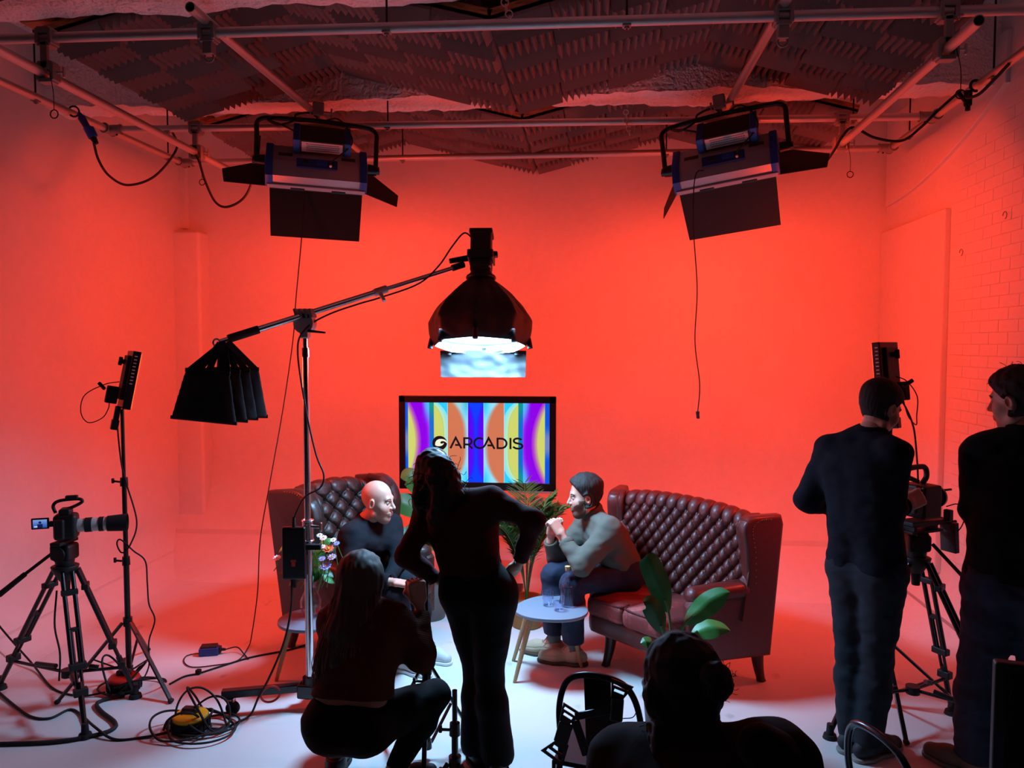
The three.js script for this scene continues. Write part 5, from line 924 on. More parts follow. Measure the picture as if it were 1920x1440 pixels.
// ================================================================ people
const SK = {
  fair: std({ color: 0xbd8a75, roughness: 0.5, bumpMap: T.fine, bumpScale: 0.0003 }), tan: std({ color: 0xb98a72, roughness: 0.52, bumpMap: T.fine, bumpScale: 0.0003 }),
  eyeW: std({ color: 0xa39a92, roughness: 0.3 }), iris: std({ color: 0x2b2119, roughness: 0.15 }), lip: std({ color: 0xa8655a, roughness: 0.5 }),
};
const CL = (c, bump = T.weave, r = 0.9, sc = 0.001) => phy({ color: c, roughness: r, bumpMap: bump, bumpScale: sc, specularIntensity: 0.4 });
const hairMat = (c) => std({ color: c, roughness: 0.8 });
const vadd = (a, b, s = 1) => [a[0] + b[0] * s, a[1] + b[1] * s, a[2] + b[2] * s], vsub = (a, b) => [a[0] - b[0], a[1] - b[1], a[2] - b[2]], vmix = (a, b, t) => [lerp(a[0], b[0], t), lerp(a[1], b[1], t), lerp(a[2], b[2], t)], vlen = a => Math.hypot(...a), vnorm = a => { const l = vlen(a) || 1; return [a[0] / l, a[1] / l, a[2] / l]; };
const plane = (p, n) => { n = vnorm(n); return (x, y, z) => (x - p[0]) * n[0] + (y - p[1]) * n[1] + (z - p[2]) * n[2]; };   // negative on the side away from n
const capV = (a, ra, b, rb) => cap([...a, ra, ...b, rb]);

function headField(o = {}) {
  const solid = [[ell([0, 0.034, -0.014], [0.075, 0.093, 0.096]), 0.03], [ell([0, -0.045, 0.02], [0.058 * (o.jaw || 1), 0.072, 0.068]), 0.04], [ell([0, -0.1, 0.056], [0.027, 0.02, 0.024]), 0.03], [cap([-0.03, 0.026, 0.074, 0.013, 0.03, 0.026, 0.074, 0.013]), 0.02], [cap([0, 0.014, 0.084, 0.008, 0, -0.026, 0.107, 0.0115]), 0.014],
    [cap([-0.011, -0.031, 0.094, 0.008, 0.011, -0.031, 0.094, 0.008]), 0.008], [ell([-0.042, -0.03, 0.052], [0.026, 0.026, 0.024]), 0.03], [ell([0.042, -0.03, 0.052], [0.026, 0.026, 0.024]), 0.03], [ell([0, -0.063, 0.078], [0.024, 0.016, 0.014]), 0.015], [cap([-0.016, -0.059, 0.0885, 0.0045, 0.016, -0.059, 0.0885, 0.0045]), 0.006], [cap([-0.014, -0.0715, 0.087, 0.0055, 0.014, -0.0715, 0.087, 0.0055]), 0.006],
    [cap([-0.052, -0.075, 0.005, 0.018, 0, -0.105, 0.05, 0.016]), 0.03], [cap([0.052, -0.075, 0.005, 0.018, 0, -0.105, 0.05, 0.016]), 0.03]];
  const ears = [-1, 1].map(s => { const outer = ell([s * 0.08, -0.006, -0.008], [0.012, 0.033, 0.021], [0.15, s * 0.45, 0]), dent = ell([s * 0.089, -0.002, -0.002], [0.008, 0.02, 0.011], [0.15, s * 0.45, 0]); return (x, y, z) => smax(outer(x, y, z), -dent(x, y, z), 0.005); });
  const sock = [-1, 1].map(s => ell([s * 0.031, 0.004, 0.092], [0.017, 0.0095, 0.014]));
  return (x, y, z) => { let d = solid[0][0](x, y, z); for (let i = 1; i < solid.length; i++) d = smin(d, solid[i][0](x, y, z), solid[i][1]); for (const s of sock) d = smax(d, -s(x, y, z), 0.012); for (const e of ears) d = smin(d, e(x, y, z), 0.008); return d; };
}
const headM = (c, f) => new THREE.Matrix4().compose(V(...c), new THREE.Quaternion().setFromEuler(new THREE.Euler(f[1], f[0], f[2] || 0, 'YXZ')), V(f[3] || 1, f[3] || 1, f[3] || 1));
function handGeo(w, dir, nrm, side, curl, k = 1, spread = 0.06) {
  const fs = [], R = 0.0083; const palm = join([cap([-0.03, 0.005, 0, 0.014, -0.034, 0.08, 0, 0.0135]), cap([-0.01, 0.0, 0, 0.016, -0.011, 0.088, 0, 0.014]), cap([0.012, 0.0, 0, 0.016, 0.012, 0.088, 0, 0.014]), cap([0.03, 0.01, 0, 0.015, 0.034, 0.084, 0, 0.0135]), cap([0, -0.06, 0, 0.027, 0, 0.0, 0, 0.024])], 0.018);
  const X = [0.034, 0.012, -0.011, -0.033], L = [0.072, 0.08, 0.074, 0.058], fin = [];
  X.forEach((x, i) => { let p = [x, 0.084, 0], a = curl[i + 1] * 0.75; const sx = (x) * spread * 14 * 0.01; let q; const seg = [0.46, 0.3, 0.24], cs = []; for (let s = 0; s < 3; s++) { q = [p[0] + sx * L[i], p[1] + Math.cos(a) * L[i] * seg[s], p[2] + Math.sin(a) * L[i] * seg[s]]; cs.push(cap([...p, R * (1 - s * 0.07), ...q, R * (0.94 - s * 0.08)])); p = q; a += curl[i + 1] * 0.95; } fin.push(join(cs, 0.004)); });
  { const a = curl[0]; let p = [0.03, 0.018, 0.004], q = [0.054, 0.05, 0.014 + 0.012 * a], r = [0.056 - 0.022 * a, 0.08, 0.022 + 0.02 * a], s = [0.05 - 0.035 * a, 0.104 - 0.008 * a, 0.026 + 0.022 * a]; fin.push(join([cap([...p, 0.015, ...q, 0.0115]), cap([...q, 0.0115, ...r, 0.0095]), cap([...r, 0.0095, ...s, 0.0075])], 0.006)); }
  const f = (x, y, z) => { let d = palm(x, y, z), m = 9; for (const q of fin) m = smin(m, q(x, y, z), 0.003); return smin(d, m, 0.012); };
  const g = nets(f, [-0.07, -0.1, -0.05], [0.085, 0.2, 0.1], 0.0042), Y = V(...dir).normalize(), Z = V(...nrm).addScaledVector(Y, -V(...nrm).dot(Y)).normalize(), Xv = Y.clone().cross(Z);
  if (side < 0) { g.scale(-1, 1, 1); const ix = g.index.array; for (let i = 0; i < ix.length; i += 3) { const t = ix[i]; ix[i] = ix[i + 1]; ix[i + 1] = t; } }
  g.scale(k, k, k); g.applyMatrix4(new THREE.Matrix4().makeBasis(Xv, Y, Z)); g.translate(...w); return g;
}
function shoe(parent, a, t, o) {
  const d = vnorm([t[0] - a[0], 0, t[2] - a[2]]), heel = [a[0] - d[0] * 0.055, 0.05, a[2] - d[2] * 0.055], L = o.len || 0.2, ball = [a[0] + d[0] * L * 0.55, 0.042, a[2] + d[2] * L * 0.55], toe = [a[0] + d[0] * L * 0.9, 0.034, a[2] + d[2] * L * 0.9], w = o.w || 1, ft = o.lift || 0;
  const f0 = join([capV(heel, 0.035, [a[0], 0.055, a[2]], 0.038), capV([a[0], 0.055, a[2]], 0.038, ball, 0.042 * w), capV(ball, 0.042 * w, toe, 0.034 * w), capV([a[0] - d[0] * 0.01, 0.06, a[2] - d[2] * 0.01], 0.04, [a[0] - d[0] * 0.012, o.collar || 0.095, a[2] - d[2] * 0.012], 0.042)], 0.03), top = o.collar || 0.095;
  const f = (x, y, z) => { let v = f0(x, y - ft, z); v = smax(v, y - ft - top, 0.008); if (o.seam) { const u = (x - a[0]) * d[0] + (z - a[2]) * d[2]; v += 0.003 * sst(0.006, 0.0, Math.abs(y - ft - 0.058 + 0.1 * Math.max(0, u - L * 0.4) * 1.2)); } return smax(v, 0.016 + ft - y, 0.006); };
  const [lo, hi] = bounds([heel, toe, a], 0.07); lo[1] = ft; hi[1] = top + ft + 0.02;
  const m = mesh('shoe', nets(f, lo, hi, 0.006), o.mat, parent);
  const fs = (x, y, z) => smax(Math.max(f0(x, 0.04, z) - 0.006, y - ft - 0.02), ft - y + 0.001, 0.004); mesh('sole', nets(fs, [lo[0], ft - 0.01, lo[2]], [hi[0], ft + 0.04, hi[2]], 0.007), o.sole, m);
  if (o.lace) { const s = [-d[2], 0, d[0]], g = []; for (let i = 0; i < 3; i++) { const p = vadd(a, d, L * (0.2 + 0.13 * i)); const y = 0.105 - 0.012 * i + ft; g.push(tube([vadd([p[0], y - 0.016, p[2]], s, 0.03), [p[0] + d[0] * 0.006, y, p[2] + d[2] * 0.006], vadd([p[0], y - 0.016, p[2]], s, -0.03)], 0.0028, 12, 5)); } const p = vadd(a, d, L * 0.2); for (const q of [-1, 1]) g.push(tube([[p[0], 0.106 + ft, p[2]], vadd([p[0], 0.12 + ft, p[2]], s, q * 0.025), vadd([p[0] + d[0] * 0.02, 0.095 + ft, p[2] + d[2] * 0.02], s, q * 0.04)], 0.0025, 14, 5)); mesh('lace', g, o.lace, m); }
  return m;
}
function wisps(n, c, r0, r1, len, rad, curly, sd, bias) {   // loose hairs leaving a mass
  seed = sd; const g = [];
  for (let i = 0; i < n; i++) { const a = rr(0, 6.283), b = Math.acos(rr(-1, 1)), d = [Math.sin(b) * Math.cos(a), Math.cos(b), Math.sin(b) * Math.sin(a)]; if (bias && !bias(d)) { continue; } const p = [c[0] + d[0] * r0[0], c[1] + d[1] * r0[1], c[2] + d[2] * r0[2]], pts = [p]; let q = p, dir = d.slice(); for (let k = 0; k < 5; k++) { dir = vnorm([dir[0] + curly * rr(-1, 1), dir[1] + curly * rr(-1, 1) - 0.12, dir[2] + curly * rr(-1, 1)]); q = vadd(q, dir, len * rr(0.6, 1.2) / 5); pts.push(q); } g.push(tube(pts, rad, 16, 4)); }
  return g;
}
function person(o) {
  const B = o.base, J = {}; for (const k in o.j) J[k] = vsub(o.j[k], [B[0], 0, B[1]]);
  const t = thing('person', o.label, 'person', [B[0], 0, B[1]], 0, null); delete t.userData.group;
  const r = Object.assign({ sh: 0.055, ua: 0.047, el: 0.039, wr: 0.027, chest: 0.098, waist: 0.09, hip: 0.1, th: 0.082, kn: 0.056, an: 0.036, neck: 0.052 }, o.r || {});
  const mid = vmix(J.sL, J.sR, 0.5), spine = vnorm(vsub(J.neck, J.pelvis)), ct = vadd(mid, spine, -0.07), waist = vmix(J.chest, J.pelvis, 0.55);
  const torso = (e) => { const a = []; for (const s of ['L', 'R']) { const A = vmix(ct, vadd(J['s' + s], spine, -0.07), 0.5), Hh = J['hip' + s], W = vadd(waist, vsub(Hh, J.pelvis), 0.72); a.push(capV(A, r.chest + e, W, r.waist + e), capV(W, r.waist + e, Hh, r.hip + e), capV(vadd(J.neck, spine, -0.01), r.neck * 0.9 + e * 0.6, J['s' + s], r.sh + e)); } a.push(capV(ct, r.chest + e, waist, r.waist + e)); return a; };
  const arms = (e, ew) => { const a = []; for (const s of ['L', 'R']) { a.push(capV(J['s' + s], r.sh + e, J['e' + s], r.el + e), capV(J['e' + s], r.el + e, J['w' + s], r.wr + (ew === undefined ? e : ew))); } return a; };
  const legs = (e, ea) => { const a = [capV(J.hipL, r.hip + e, J.hipR, r.hip + e)]; for (const s of ['L', 'R']) if (J['k' + s]) { a.push(capV(J['hip' + s], r.th + 0.012 + e, J['k' + s], r.kn + e), capV(J['k' + s], r.kn + e, vmix(J['k' + s], J['a' + s], 0.35), r.kn * 0.98 + e + (ea || 0) * 0.3), capV(vmix(J['k' + s], J['a' + s], 0.35), r.kn * 0.98 + e + (ea || 0) * 0.3, J['a' + s], r.an + e + (ea || 0))); } return a; };
  const all = Object.values(J);
  // body: one continuous skin
  const skinF = join([...torso(-0.004), ...arms(0), ...legs(-0.004), capV(J.neck, r.neck, vadd(J.head, [0, -0.035, 0]), r.neck), ...(J.aL ? [capV(J.aL, 0.035, vmix(J.aL, J.tL, 0.7), 0.025), capV(J.aR, 0.035, vmix(J.aR, J.tR, 0.7), 0.025)] : [])], 0.035);
  const [lo, hi] = bounds(all, 0.16); lo[1] = Math.max(lo[1], 0.004);
  const HM = headM(J.head, o.face), hg = nets(headField(o.headShape), [-0.11, -0.14, -0.13], [0.11, 0.15, 0.14], 0.0048); hg.applyMatrix4(HM);
  const parts = [nets(skinF, lo, hi, 0.016), hg];
  for (const [s, key] of [[1, 'R'], [-1, 'L']]) { const h = (o.hands || {})[key] || {}; const dir = h.dir || vsub(J['h' + key] || J['w' + key], J['w' + key]); parts.push(handGeo(vadd(J['w' + key], vnorm(dir), 0.045), dir, h.n || [0, 0, 1], s, h.curl || [0.6, 0.5, 0.55, 0.6, 0.65], o.handK || 0.95)); }
  const body = mesh('body', merge(parts), o.skin, t);
  // eyes
  for (const s of [-1, 1]) { const e = sph(0.012, s * 0.031, 0.004, 0.0735, 1, 1, 1, 14, 10); e.applyMatrix4(HM); const em = mesh('eye', e, SK.eyeW, body); const ir = sph(0.0062, s * 0.031, 0.004, 0.0825, 1, 1, 0.6, 10, 8); ir.applyMatrix4(HM); mesh('iris', ir, SK.iris, em); }
  const brow = [-1, 1].map(s => { const g = tube([[s * 0.015, 0.027, 0.0885], [s * 0.032, 0.032, 0.086], [s * 0.05, 0.025, 0.072]], 0.0035, 12, 5); g.applyMatrix4(HM); return g; }); brow.forEach(g => mesh('eyebrow', g, o.browMat || o.hairMat, body));
  // upper garment
  const fold = (x, y, z, k, sc) => k * (N3(x * 6 * sc + 3, y * 10 * sc, z * 6 * sc) + 0.55 * N3(x * 15 * sc, y * 24 * sc + 2, z * 15 * sc));
  if (o.top) {
    const T0 = o.top, e = T0.e || 0.014, tt = join(torso(e), 0.04), ta = join(arms(e, T0.cuff === undefined ? 0.012 : T0.cuff), 0.03), hem = plane(vadd(J.pelvis, spine, T0.hem || 0.0), vadd([0, 0, 0], spine, -1)), nh = capV(vadd(J.neck, spine, (T0.neck || 0) + 0.055), 0.056, vadd(J.neck, spine, 0.3), 0.075), nk = (x, y, z) => -nh(x, y, z);
    const cuffs = ['L', 'R'].map(s => plane(vmix(J['e' + s], J['w' + s], T0.sleeve || 1), vsub(J['w' + s], J['e' + s]))), near = ['L', 'R'].map(s => (x, y, z) => Math.hypot(x - J['w' + s][0], y - J['w' + s][1], z - J['w' + s][2]) - 0.11);
    const f = (x, y, z) => { const fo = fold(x, y, z, T0.fold || 0.007, 1); let d = smin(smax(tt(x, y, z) + fo, hem(x, y, z), 0.012), ta(x, y, z) + fo, 0.04); d = smax(d, nk(x, y, z), 0.008); for (let i = 0; i < 2; i++) if (near[i](x, y, z) < 0) d = smax(d, cuffs[i](x, y, z), 0.008); return d; };
    const [a, b] = bounds([J.sL, J.sR, J.eL, J.eR, J.wL, J.wR, J.pelvis, J.neck, J.hipL, J.hipR, J.chest], 0.17);
    const tm = mesh(T0.name || 'sweater', nets(f, a, b, 0.0105), T0.mat, t);
    if (T0.collar) { const c = vadd(J.neck, spine, T0.neck + T0.collar * 0.3), R = r.neck + 0.012, g = new THREE.TorusGeometry(R, 0.011, 8, 36); g.scale(1, 1, T0.collar / 0.02); g.applyQuaternion(new THREE.Quaternion().setFromUnitVectors(V(0, 0, 1), V(...spine))); g.translate(...c); mesh('collar', g, T0.mat, tm); }
    if (T0.cuffRib) for (const s of ['L', 'R']) { const q = vmix(J['e' + s], J['w' + s], (T0.sleeve || 1) - 0.05), dd = vnorm(vsub(J['w' + s], J['e' + s])), g = new THREE.TorusGeometry(r.wr + 0.013, 0.009, 8, 24); g.scale(1, 1, 2.2); g.applyQuaternion(new THREE.Quaternion().setFromUnitVectors(V(0, 0, 1), V(...dd))); g.translate(...q); mesh('cuff', g, T0.mat, tm); }
  }
  if (o.bottom && J.kL) {
    const T0 = o.bottom, e = T0.e || 0.012, lf0 = join(legs(e, T0.flare || 0), 0.03), up = vnorm(vsub(waist, J.pelvis)), wp = plane(vadd(J.pelvis, up, T0.rise || 0.12), up), tors = join(torso(e - 0.004), 0.04);
    const ank = ['L', 'R'].map(s => plane(vadd(J['a' + s], [0, T0.cut || 0, 0]), vsub(J['a' + s], J['k' + s])));
    const low = plane(vadd(J.pelvis, up, 0), vadd([0, 0, 0], up, -1));
    const f = (x, y, z) => { let d = lf0(x, y, z); const v = tors(x, y, z); d = smin(d, smax(smax(v, low(x, y, z), 0.02), wp(x, y, z), 0.01), 0.03); d += fold(x, y, z, T0.fold || 0.006, 1.1); for (let i = 0; i < 2; i++) { const A = i ? J.aR : J.aL; if (Math.hypot(x - A[0], y - A[1], z - A[2]) < 0.12) d = smax(d, ank[i](x, y, z), 0.006); } return d; };
    const [a, b] = bounds([J.hipL, J.hipR, J.kL, J.kR, J.aL, J.aR, waist], 0.17); a[1] = Math.max(a[1], 0.012);
    mesh(T0.name || 'trousers', nets(f, a, b, 0.0115), T0.mat, t);
  }
  if (o.shoe) for (const s of ['L', 'R']) shoe(t, J['a' + s], J['t' + s], { ...o.shoe, lift: (o.shoe.lifts || {})[s] || 0 });
  return { t, J, HM, body };
}
function hairOn(P, f, lo, hi, cell, mat, name = 'hair') { const g = nets(f, lo, hi, cell); g.applyMatrix4(P.HM); return mesh(name, g, mat, P.t); }
const earCut = (() => { const a = ell([0.092, -0.012, 0.0], [0.034, 0.04, 0.03]), b = ell([-0.092, -0.012, 0.0], [0.034, 0.04, 0.03]); return (x, y, z) => Math.min(a(x, y, z), b(x, y, z)); })();
const strandN = (x, y, z, k, fr) => k * (0.35 * Math.sin(Math.atan2(x, z) * fr + 6 * N3(x * 20, y * 14, z * 20)) + 1.1 * N3(x * 70, y * 26, z * 70));
// ---------------------------------------------------------------- bald man in the armchair
{
  const dark = hairMat(0x6b5242);
  const P = person({
    base: [-1.55, -4.75], label: 'bald man in black sweater leaning forward in the dark armchair, watch on wrist', skin: SK.fair, face: [1.42, 0.08, 0.0, 1.02], hairMat: dark, r: { chest: 0.108, waist: 0.1, sh: 0.062 },
    j: { head: [-1.346, 1.013, -4.66], neck: [-1.426, 0.888, -4.68], chest: [-1.49, 0.74, -4.72], pelvis: [-1.59, 0.53, -4.8], sR: [-1.48, 0.825, -4.53], sL: [-1.325, 0.81, -4.85], eR: [-1.43, 0.6, -4.38], eL: [-1.221, 0.632, -4.68], wR: [-1.2, 0.6, -4.36], wL: [-1.231, 0.575, -4.47], hL: [-1.229, 0.52, -4.4], hR: [-1.12, 0.59, -4.37], hipR: [-1.55, 0.53, -4.69], hipL: [-1.5, 0.53, -4.89], kR: [-1.15, 0.51, -4.38], kL: [-1.09, 0.5, -4.6], aR: [-1.16, 0.09, -4.52], aL: [-1.07, 0.09, -4.72], tR: [-1.02, 0.04, -4.46], tL: [-0.92, 0.04, -4.64] },
    hands: { L: { dir: [0.0, -1, 0.4], n: [0.6, 0, -0.5] }, R: { dir: [1, -0.1, 0], n: [0, -1, 0] } },
    top: { mat: CL(0x12141a, T.knit, 0.92), hem: -0.04, neck: 0.0, collar: 0.02, cuffRib: true, fold: 0.009 }, bottom: { mat: CL(0x1b2027, T.weave), fold: 0.008 }, shoe: { mat: std({ color: 0xc9c7c4, roughness: 0.6 }), sole: M.white, lace: M.white },
  });
  const w = P.J.wL; const wt = thing('wrist_watch', 'round steel wrist watch on the bald man left wrist', 'watch', [-1.55 + w[0], w[1], -4.75 + w[2]]);
  const dd = vnorm(vsub(P.J.wL, P.J.eL)), q = new THREE.Quaternion().setFromUnitVectors(V(0, 0, 1), V(...dd)), br = new THREE.TorusGeometry(0.034, 0.006, 8, 30); br.scale(1, 1, 2.4); br.applyQuaternion(q); mesh('bracelet', br, M.chrome, wt);
  const fc = rod([0, 0, 0], [0.004, 0.004, 0.012], 0.021, 0.021, 24); fc.translate(0.008, 0.02, 0.03); const cs = mesh('watch_case', fc, M.chrome, wt); const dl = rod([0.012, 0.024, 0.042], [0.0125, 0.0245, 0.0435], 0.017, 0.017, 22); mesh('dial', dl, std({ color: 0x15264e, roughness: 0.2 }), cs);
  hairOn(P, (x, y, z) => smax(headField()(x, y, z) - 0.0016, Math.max(y + 0.052, 0.01 - z), 0.004), [-0.09, -0.14, 0.0], [0.09, -0.03, 0.13], 0.0055, std({ color: 0xa88470, roughness: 0.75 }), 'beard_stubble');
}
// ---------------------------------------------------------------- bearded man on the sofa
{
  const dk = hairMat(0x1d1512), P = person({
    base: [0.1, -4.85], label: 'bearded man in grey olive sweater sitting on the oxblood sofa with clasped hands', skin: SK.fair, face: [-1.36, 0.1, 0.04, 1.0], hairMat: dk, r: { chest: 0.11, waist: 0.108, sh: 0.064, ua: 0.05, el: 0.045, th: 0.085 },
    j: { head: [-0.059, 1.03, -4.86], neck: [0.0, 0.915, -4.88], chest: [0.07, 0.77, -4.9], pelvis: [0.2, 0.545, -4.93], sL: [0.098, 0.845, -4.7], sR: [-0.03, 0.83, -5.04], eL: [-0.073, 0.66, -4.6], eR: [-0.235, 0.61, -4.94], wL: [-0.178, 0.79, -4.7], wR: [-0.275, 0.745, -4.86], hL: [-0.21, 0.86, -4.76], hR: [-0.265, 0.83, -4.82], hipL: [0.21, 0.545, -4.83], hipR: [0.17, 0.545, -5.01], kL: [-0.13, 0.535, -4.66], kR: [-0.257, 0.52, -4.86], aL: [-0.122, 0.1, -4.72], aR: [-0.25, 0.095, -4.84], tL: [-0.266, 0.031, -4.74], tR: [-0.391, 0.03, -4.87] },
    hands: { L: { dir: [-0.5, 0.75, -0.25], n: [-0.5, -0.4, -0.4], curl: [0.9, 0.9, 0.95, 1.0, 1.0] }, R: { dir: [0.15, 0.95, 0.1], n: [0.5, -0.2, 0.5], curl: [0.8, 0.85, 0.9, 0.95, 1.0] } },
    top: { mat: CL(0x5d5a50, T.knit, 0.92), hem: -0.05, neck: 0.015, collar: 0.04, sleeve: 0.92, cuff: 0.016, cuffRib: true, fold: 0.011, e: 0.018 }, bottom: { mat: phy({ map: T.denim, color: 0xcfd4da, roughness: 0.9 }), fold: 0.01, flare: 0.016, cut: 0.05, e: 0.015 },
    shoe: { mat: std({ color: 0xb8a184, roughness: 0.85, bumpMap: T.fine, bumpScale: 0.0005 }), sole: std({ color: 0x4a3c2c, roughness: 0.8 }), seam: true, lace: std({ color: 0x8c7658, roughness: 0.8 }), w: 1.08, len: 0.21, collar: 0.1 },
  });
  for (const s of ['L', 'R']) { const a = P.J['a' + s]; mesh('sock', rod([a[0], 0.07, a[2]], [a[0] + 0.003, 0.19, a[2]], 0.043, 0.045, 18), CL(0x66736f, T.knit), P.t); }
  const hf = headField();
  hairOn(P, (x, y, z) => { const d = hf(x, y, z) - 0.013 - 0.018 * sst(0.02, 0.1, y) + strandN(x, y, z, 0.0018, 34) + 0.004 * N3(x * 30, y * 22, z * 30); return smax(smax(smax(d, -0.062 - y, 0.01), z - 0.014 - 0.66 * Math.max(0, y), 0.012), -earCut(x, y, z), 0.006); }, [-0.11, -0.09, -0.14], [0.11, 0.17, 0.12], 0.0052, dk);
  hairOn(P, (x, y, z) => { const d = hf(x, y, z) - 0.0035 + 0.0012 * N3(x * 160, y * 160, z * 160); const lip = ell([0, -0.065, 0.095], [0.02, 0.0085, 0.02])(x, y, z); let m = Math.max(y + 0.05 - 0.55 * Math.max(0, Math.abs(x) - 0.03) - (z < 0.055 ? 0.02 : 0), 0.012 - z); m = Math.min(m, Math.max(Math.abs(y + 0.05) - 0.007, Math.abs(x) - 0.03, 0.05 - z)); return smax(smax(d, m, 0.004), -lip, 0.002); }, [-0.09, -0.14, 0.0], [0.09, 0.0, 0.13], 0.0048, std({ color: 0x6a4d3e, roughness: 0.9 }), 'beard');
}
// ---------------------------------------------------------------- standing woman leaning over
{
  const hk = hairMat(0x0c0808), P = person({
    base: [-0.54, -3.5], label: 'woman in burgundy sweater and black trousers standing bent, hands on hips', skin: SK.tan, face: [-2.2, 0.6, 0.1, 0.98], hairMat: hk, r: { sh: 0.05, ua: 0.043, el: 0.036, chest: 0.088, waist: 0.078, hip: 0.105, th: 0.098, kn: 0.055 },
    j: { head: [-0.773, 1.37, -3.62], neck: [-0.701, 1.27, -3.6], chest: [-0.64, 1.13, -3.58], pelvis: [-0.535, 0.87, -3.5], sL: [-0.805, 1.17, -3.6], sR: [-0.482, 1.265, -3.53], eL: [-0.882, 1.003, -3.5], eR: [-0.27, 1.205, -3.43], wL: [-0.765, 0.868, -3.6], wR: [-0.335, 1.0, -3.5], hL: [-0.7, 0.85, -3.62], hR: [-0.38, 0.945, -3.54], hipL: [-0.605, 0.835, -3.53], hipR: [-0.462, 0.845, -3.47], kL: [-0.555, 0.42, -3.6], kR: [-0.482, 0.43, -3.5], aL: [-0.552, 0.09, -3.55], aR: [-0.44, 0.09, -3.47], tL: [-0.6, 0.03, -3.7], tR: [-0.45, 0.03, -3.62] },
    hands: { L: { dir: [0.9, -0.3, -0.1], n: [0.2, -0.2, -1] }, R: { dir: [-0.6, -0.8, -0.3], n: [-0.6, 0.2, -0.6] } },
    top: { mat: CL(0x3a0d14, T.knit, 0.95), hem: 0.03, neck: 0.02, fold: 0.008, e: 0.012 }, bottom: { mat: CL(0x08080a), fold: 0.004, flare: 0.035, cut: -0.05, e: 0.008 }, shoe: { mat: M.black, sole: M.rubber },
  });
  mesh('bracelet', xf(tor(0.034, 0.004, 0, 0, 0, [0.5, 0.6, 0]), vmix(P.J.eR, P.J.wR, 0.96)), M.chrome, P.t);
  const H = P.J.head, f0 = join([ell(vadd(H, [0.0, 0.025, 0.0]), [0.092, 0.105, 0.105]), ell(vadd(H, [0.06, 0.005, 0.07]), [0.075, 0.085, 0.07]), ell(vadd(H, [0.085, -0.09, 0.09]), [0.085, 0.095, 0.065]), ell(vadd(H, [0.055, -0.18, 0.1]), [0.065, 0.09, 0.05]), ell(vadd(H, [-0.05, -0.1, 0.06]), [0.04, 0.09, 0.05])], 0.05);
  const f = (x, y, z) => f0(x, y, z) + 0.012 * N3(x * 16, y * 16, z * 16) + 0.007 * N3(x * 42, y * 30, z * 42);
  mesh('hair', nets(f, vadd(H, [-0.18, -0.34, -0.16]), vadd(H, [0.24, 0.18, 0.24]), 0.008), hk, P.t);
  mesh('loose_curls', wisps(60, vadd(H, [0.05, -0.05, 0.06]), [0.11, 0.12, 0.08], 0, 0.09, 0.0013, 0.9, 91), hk, P.t).userData.kind = 'stuff';
}
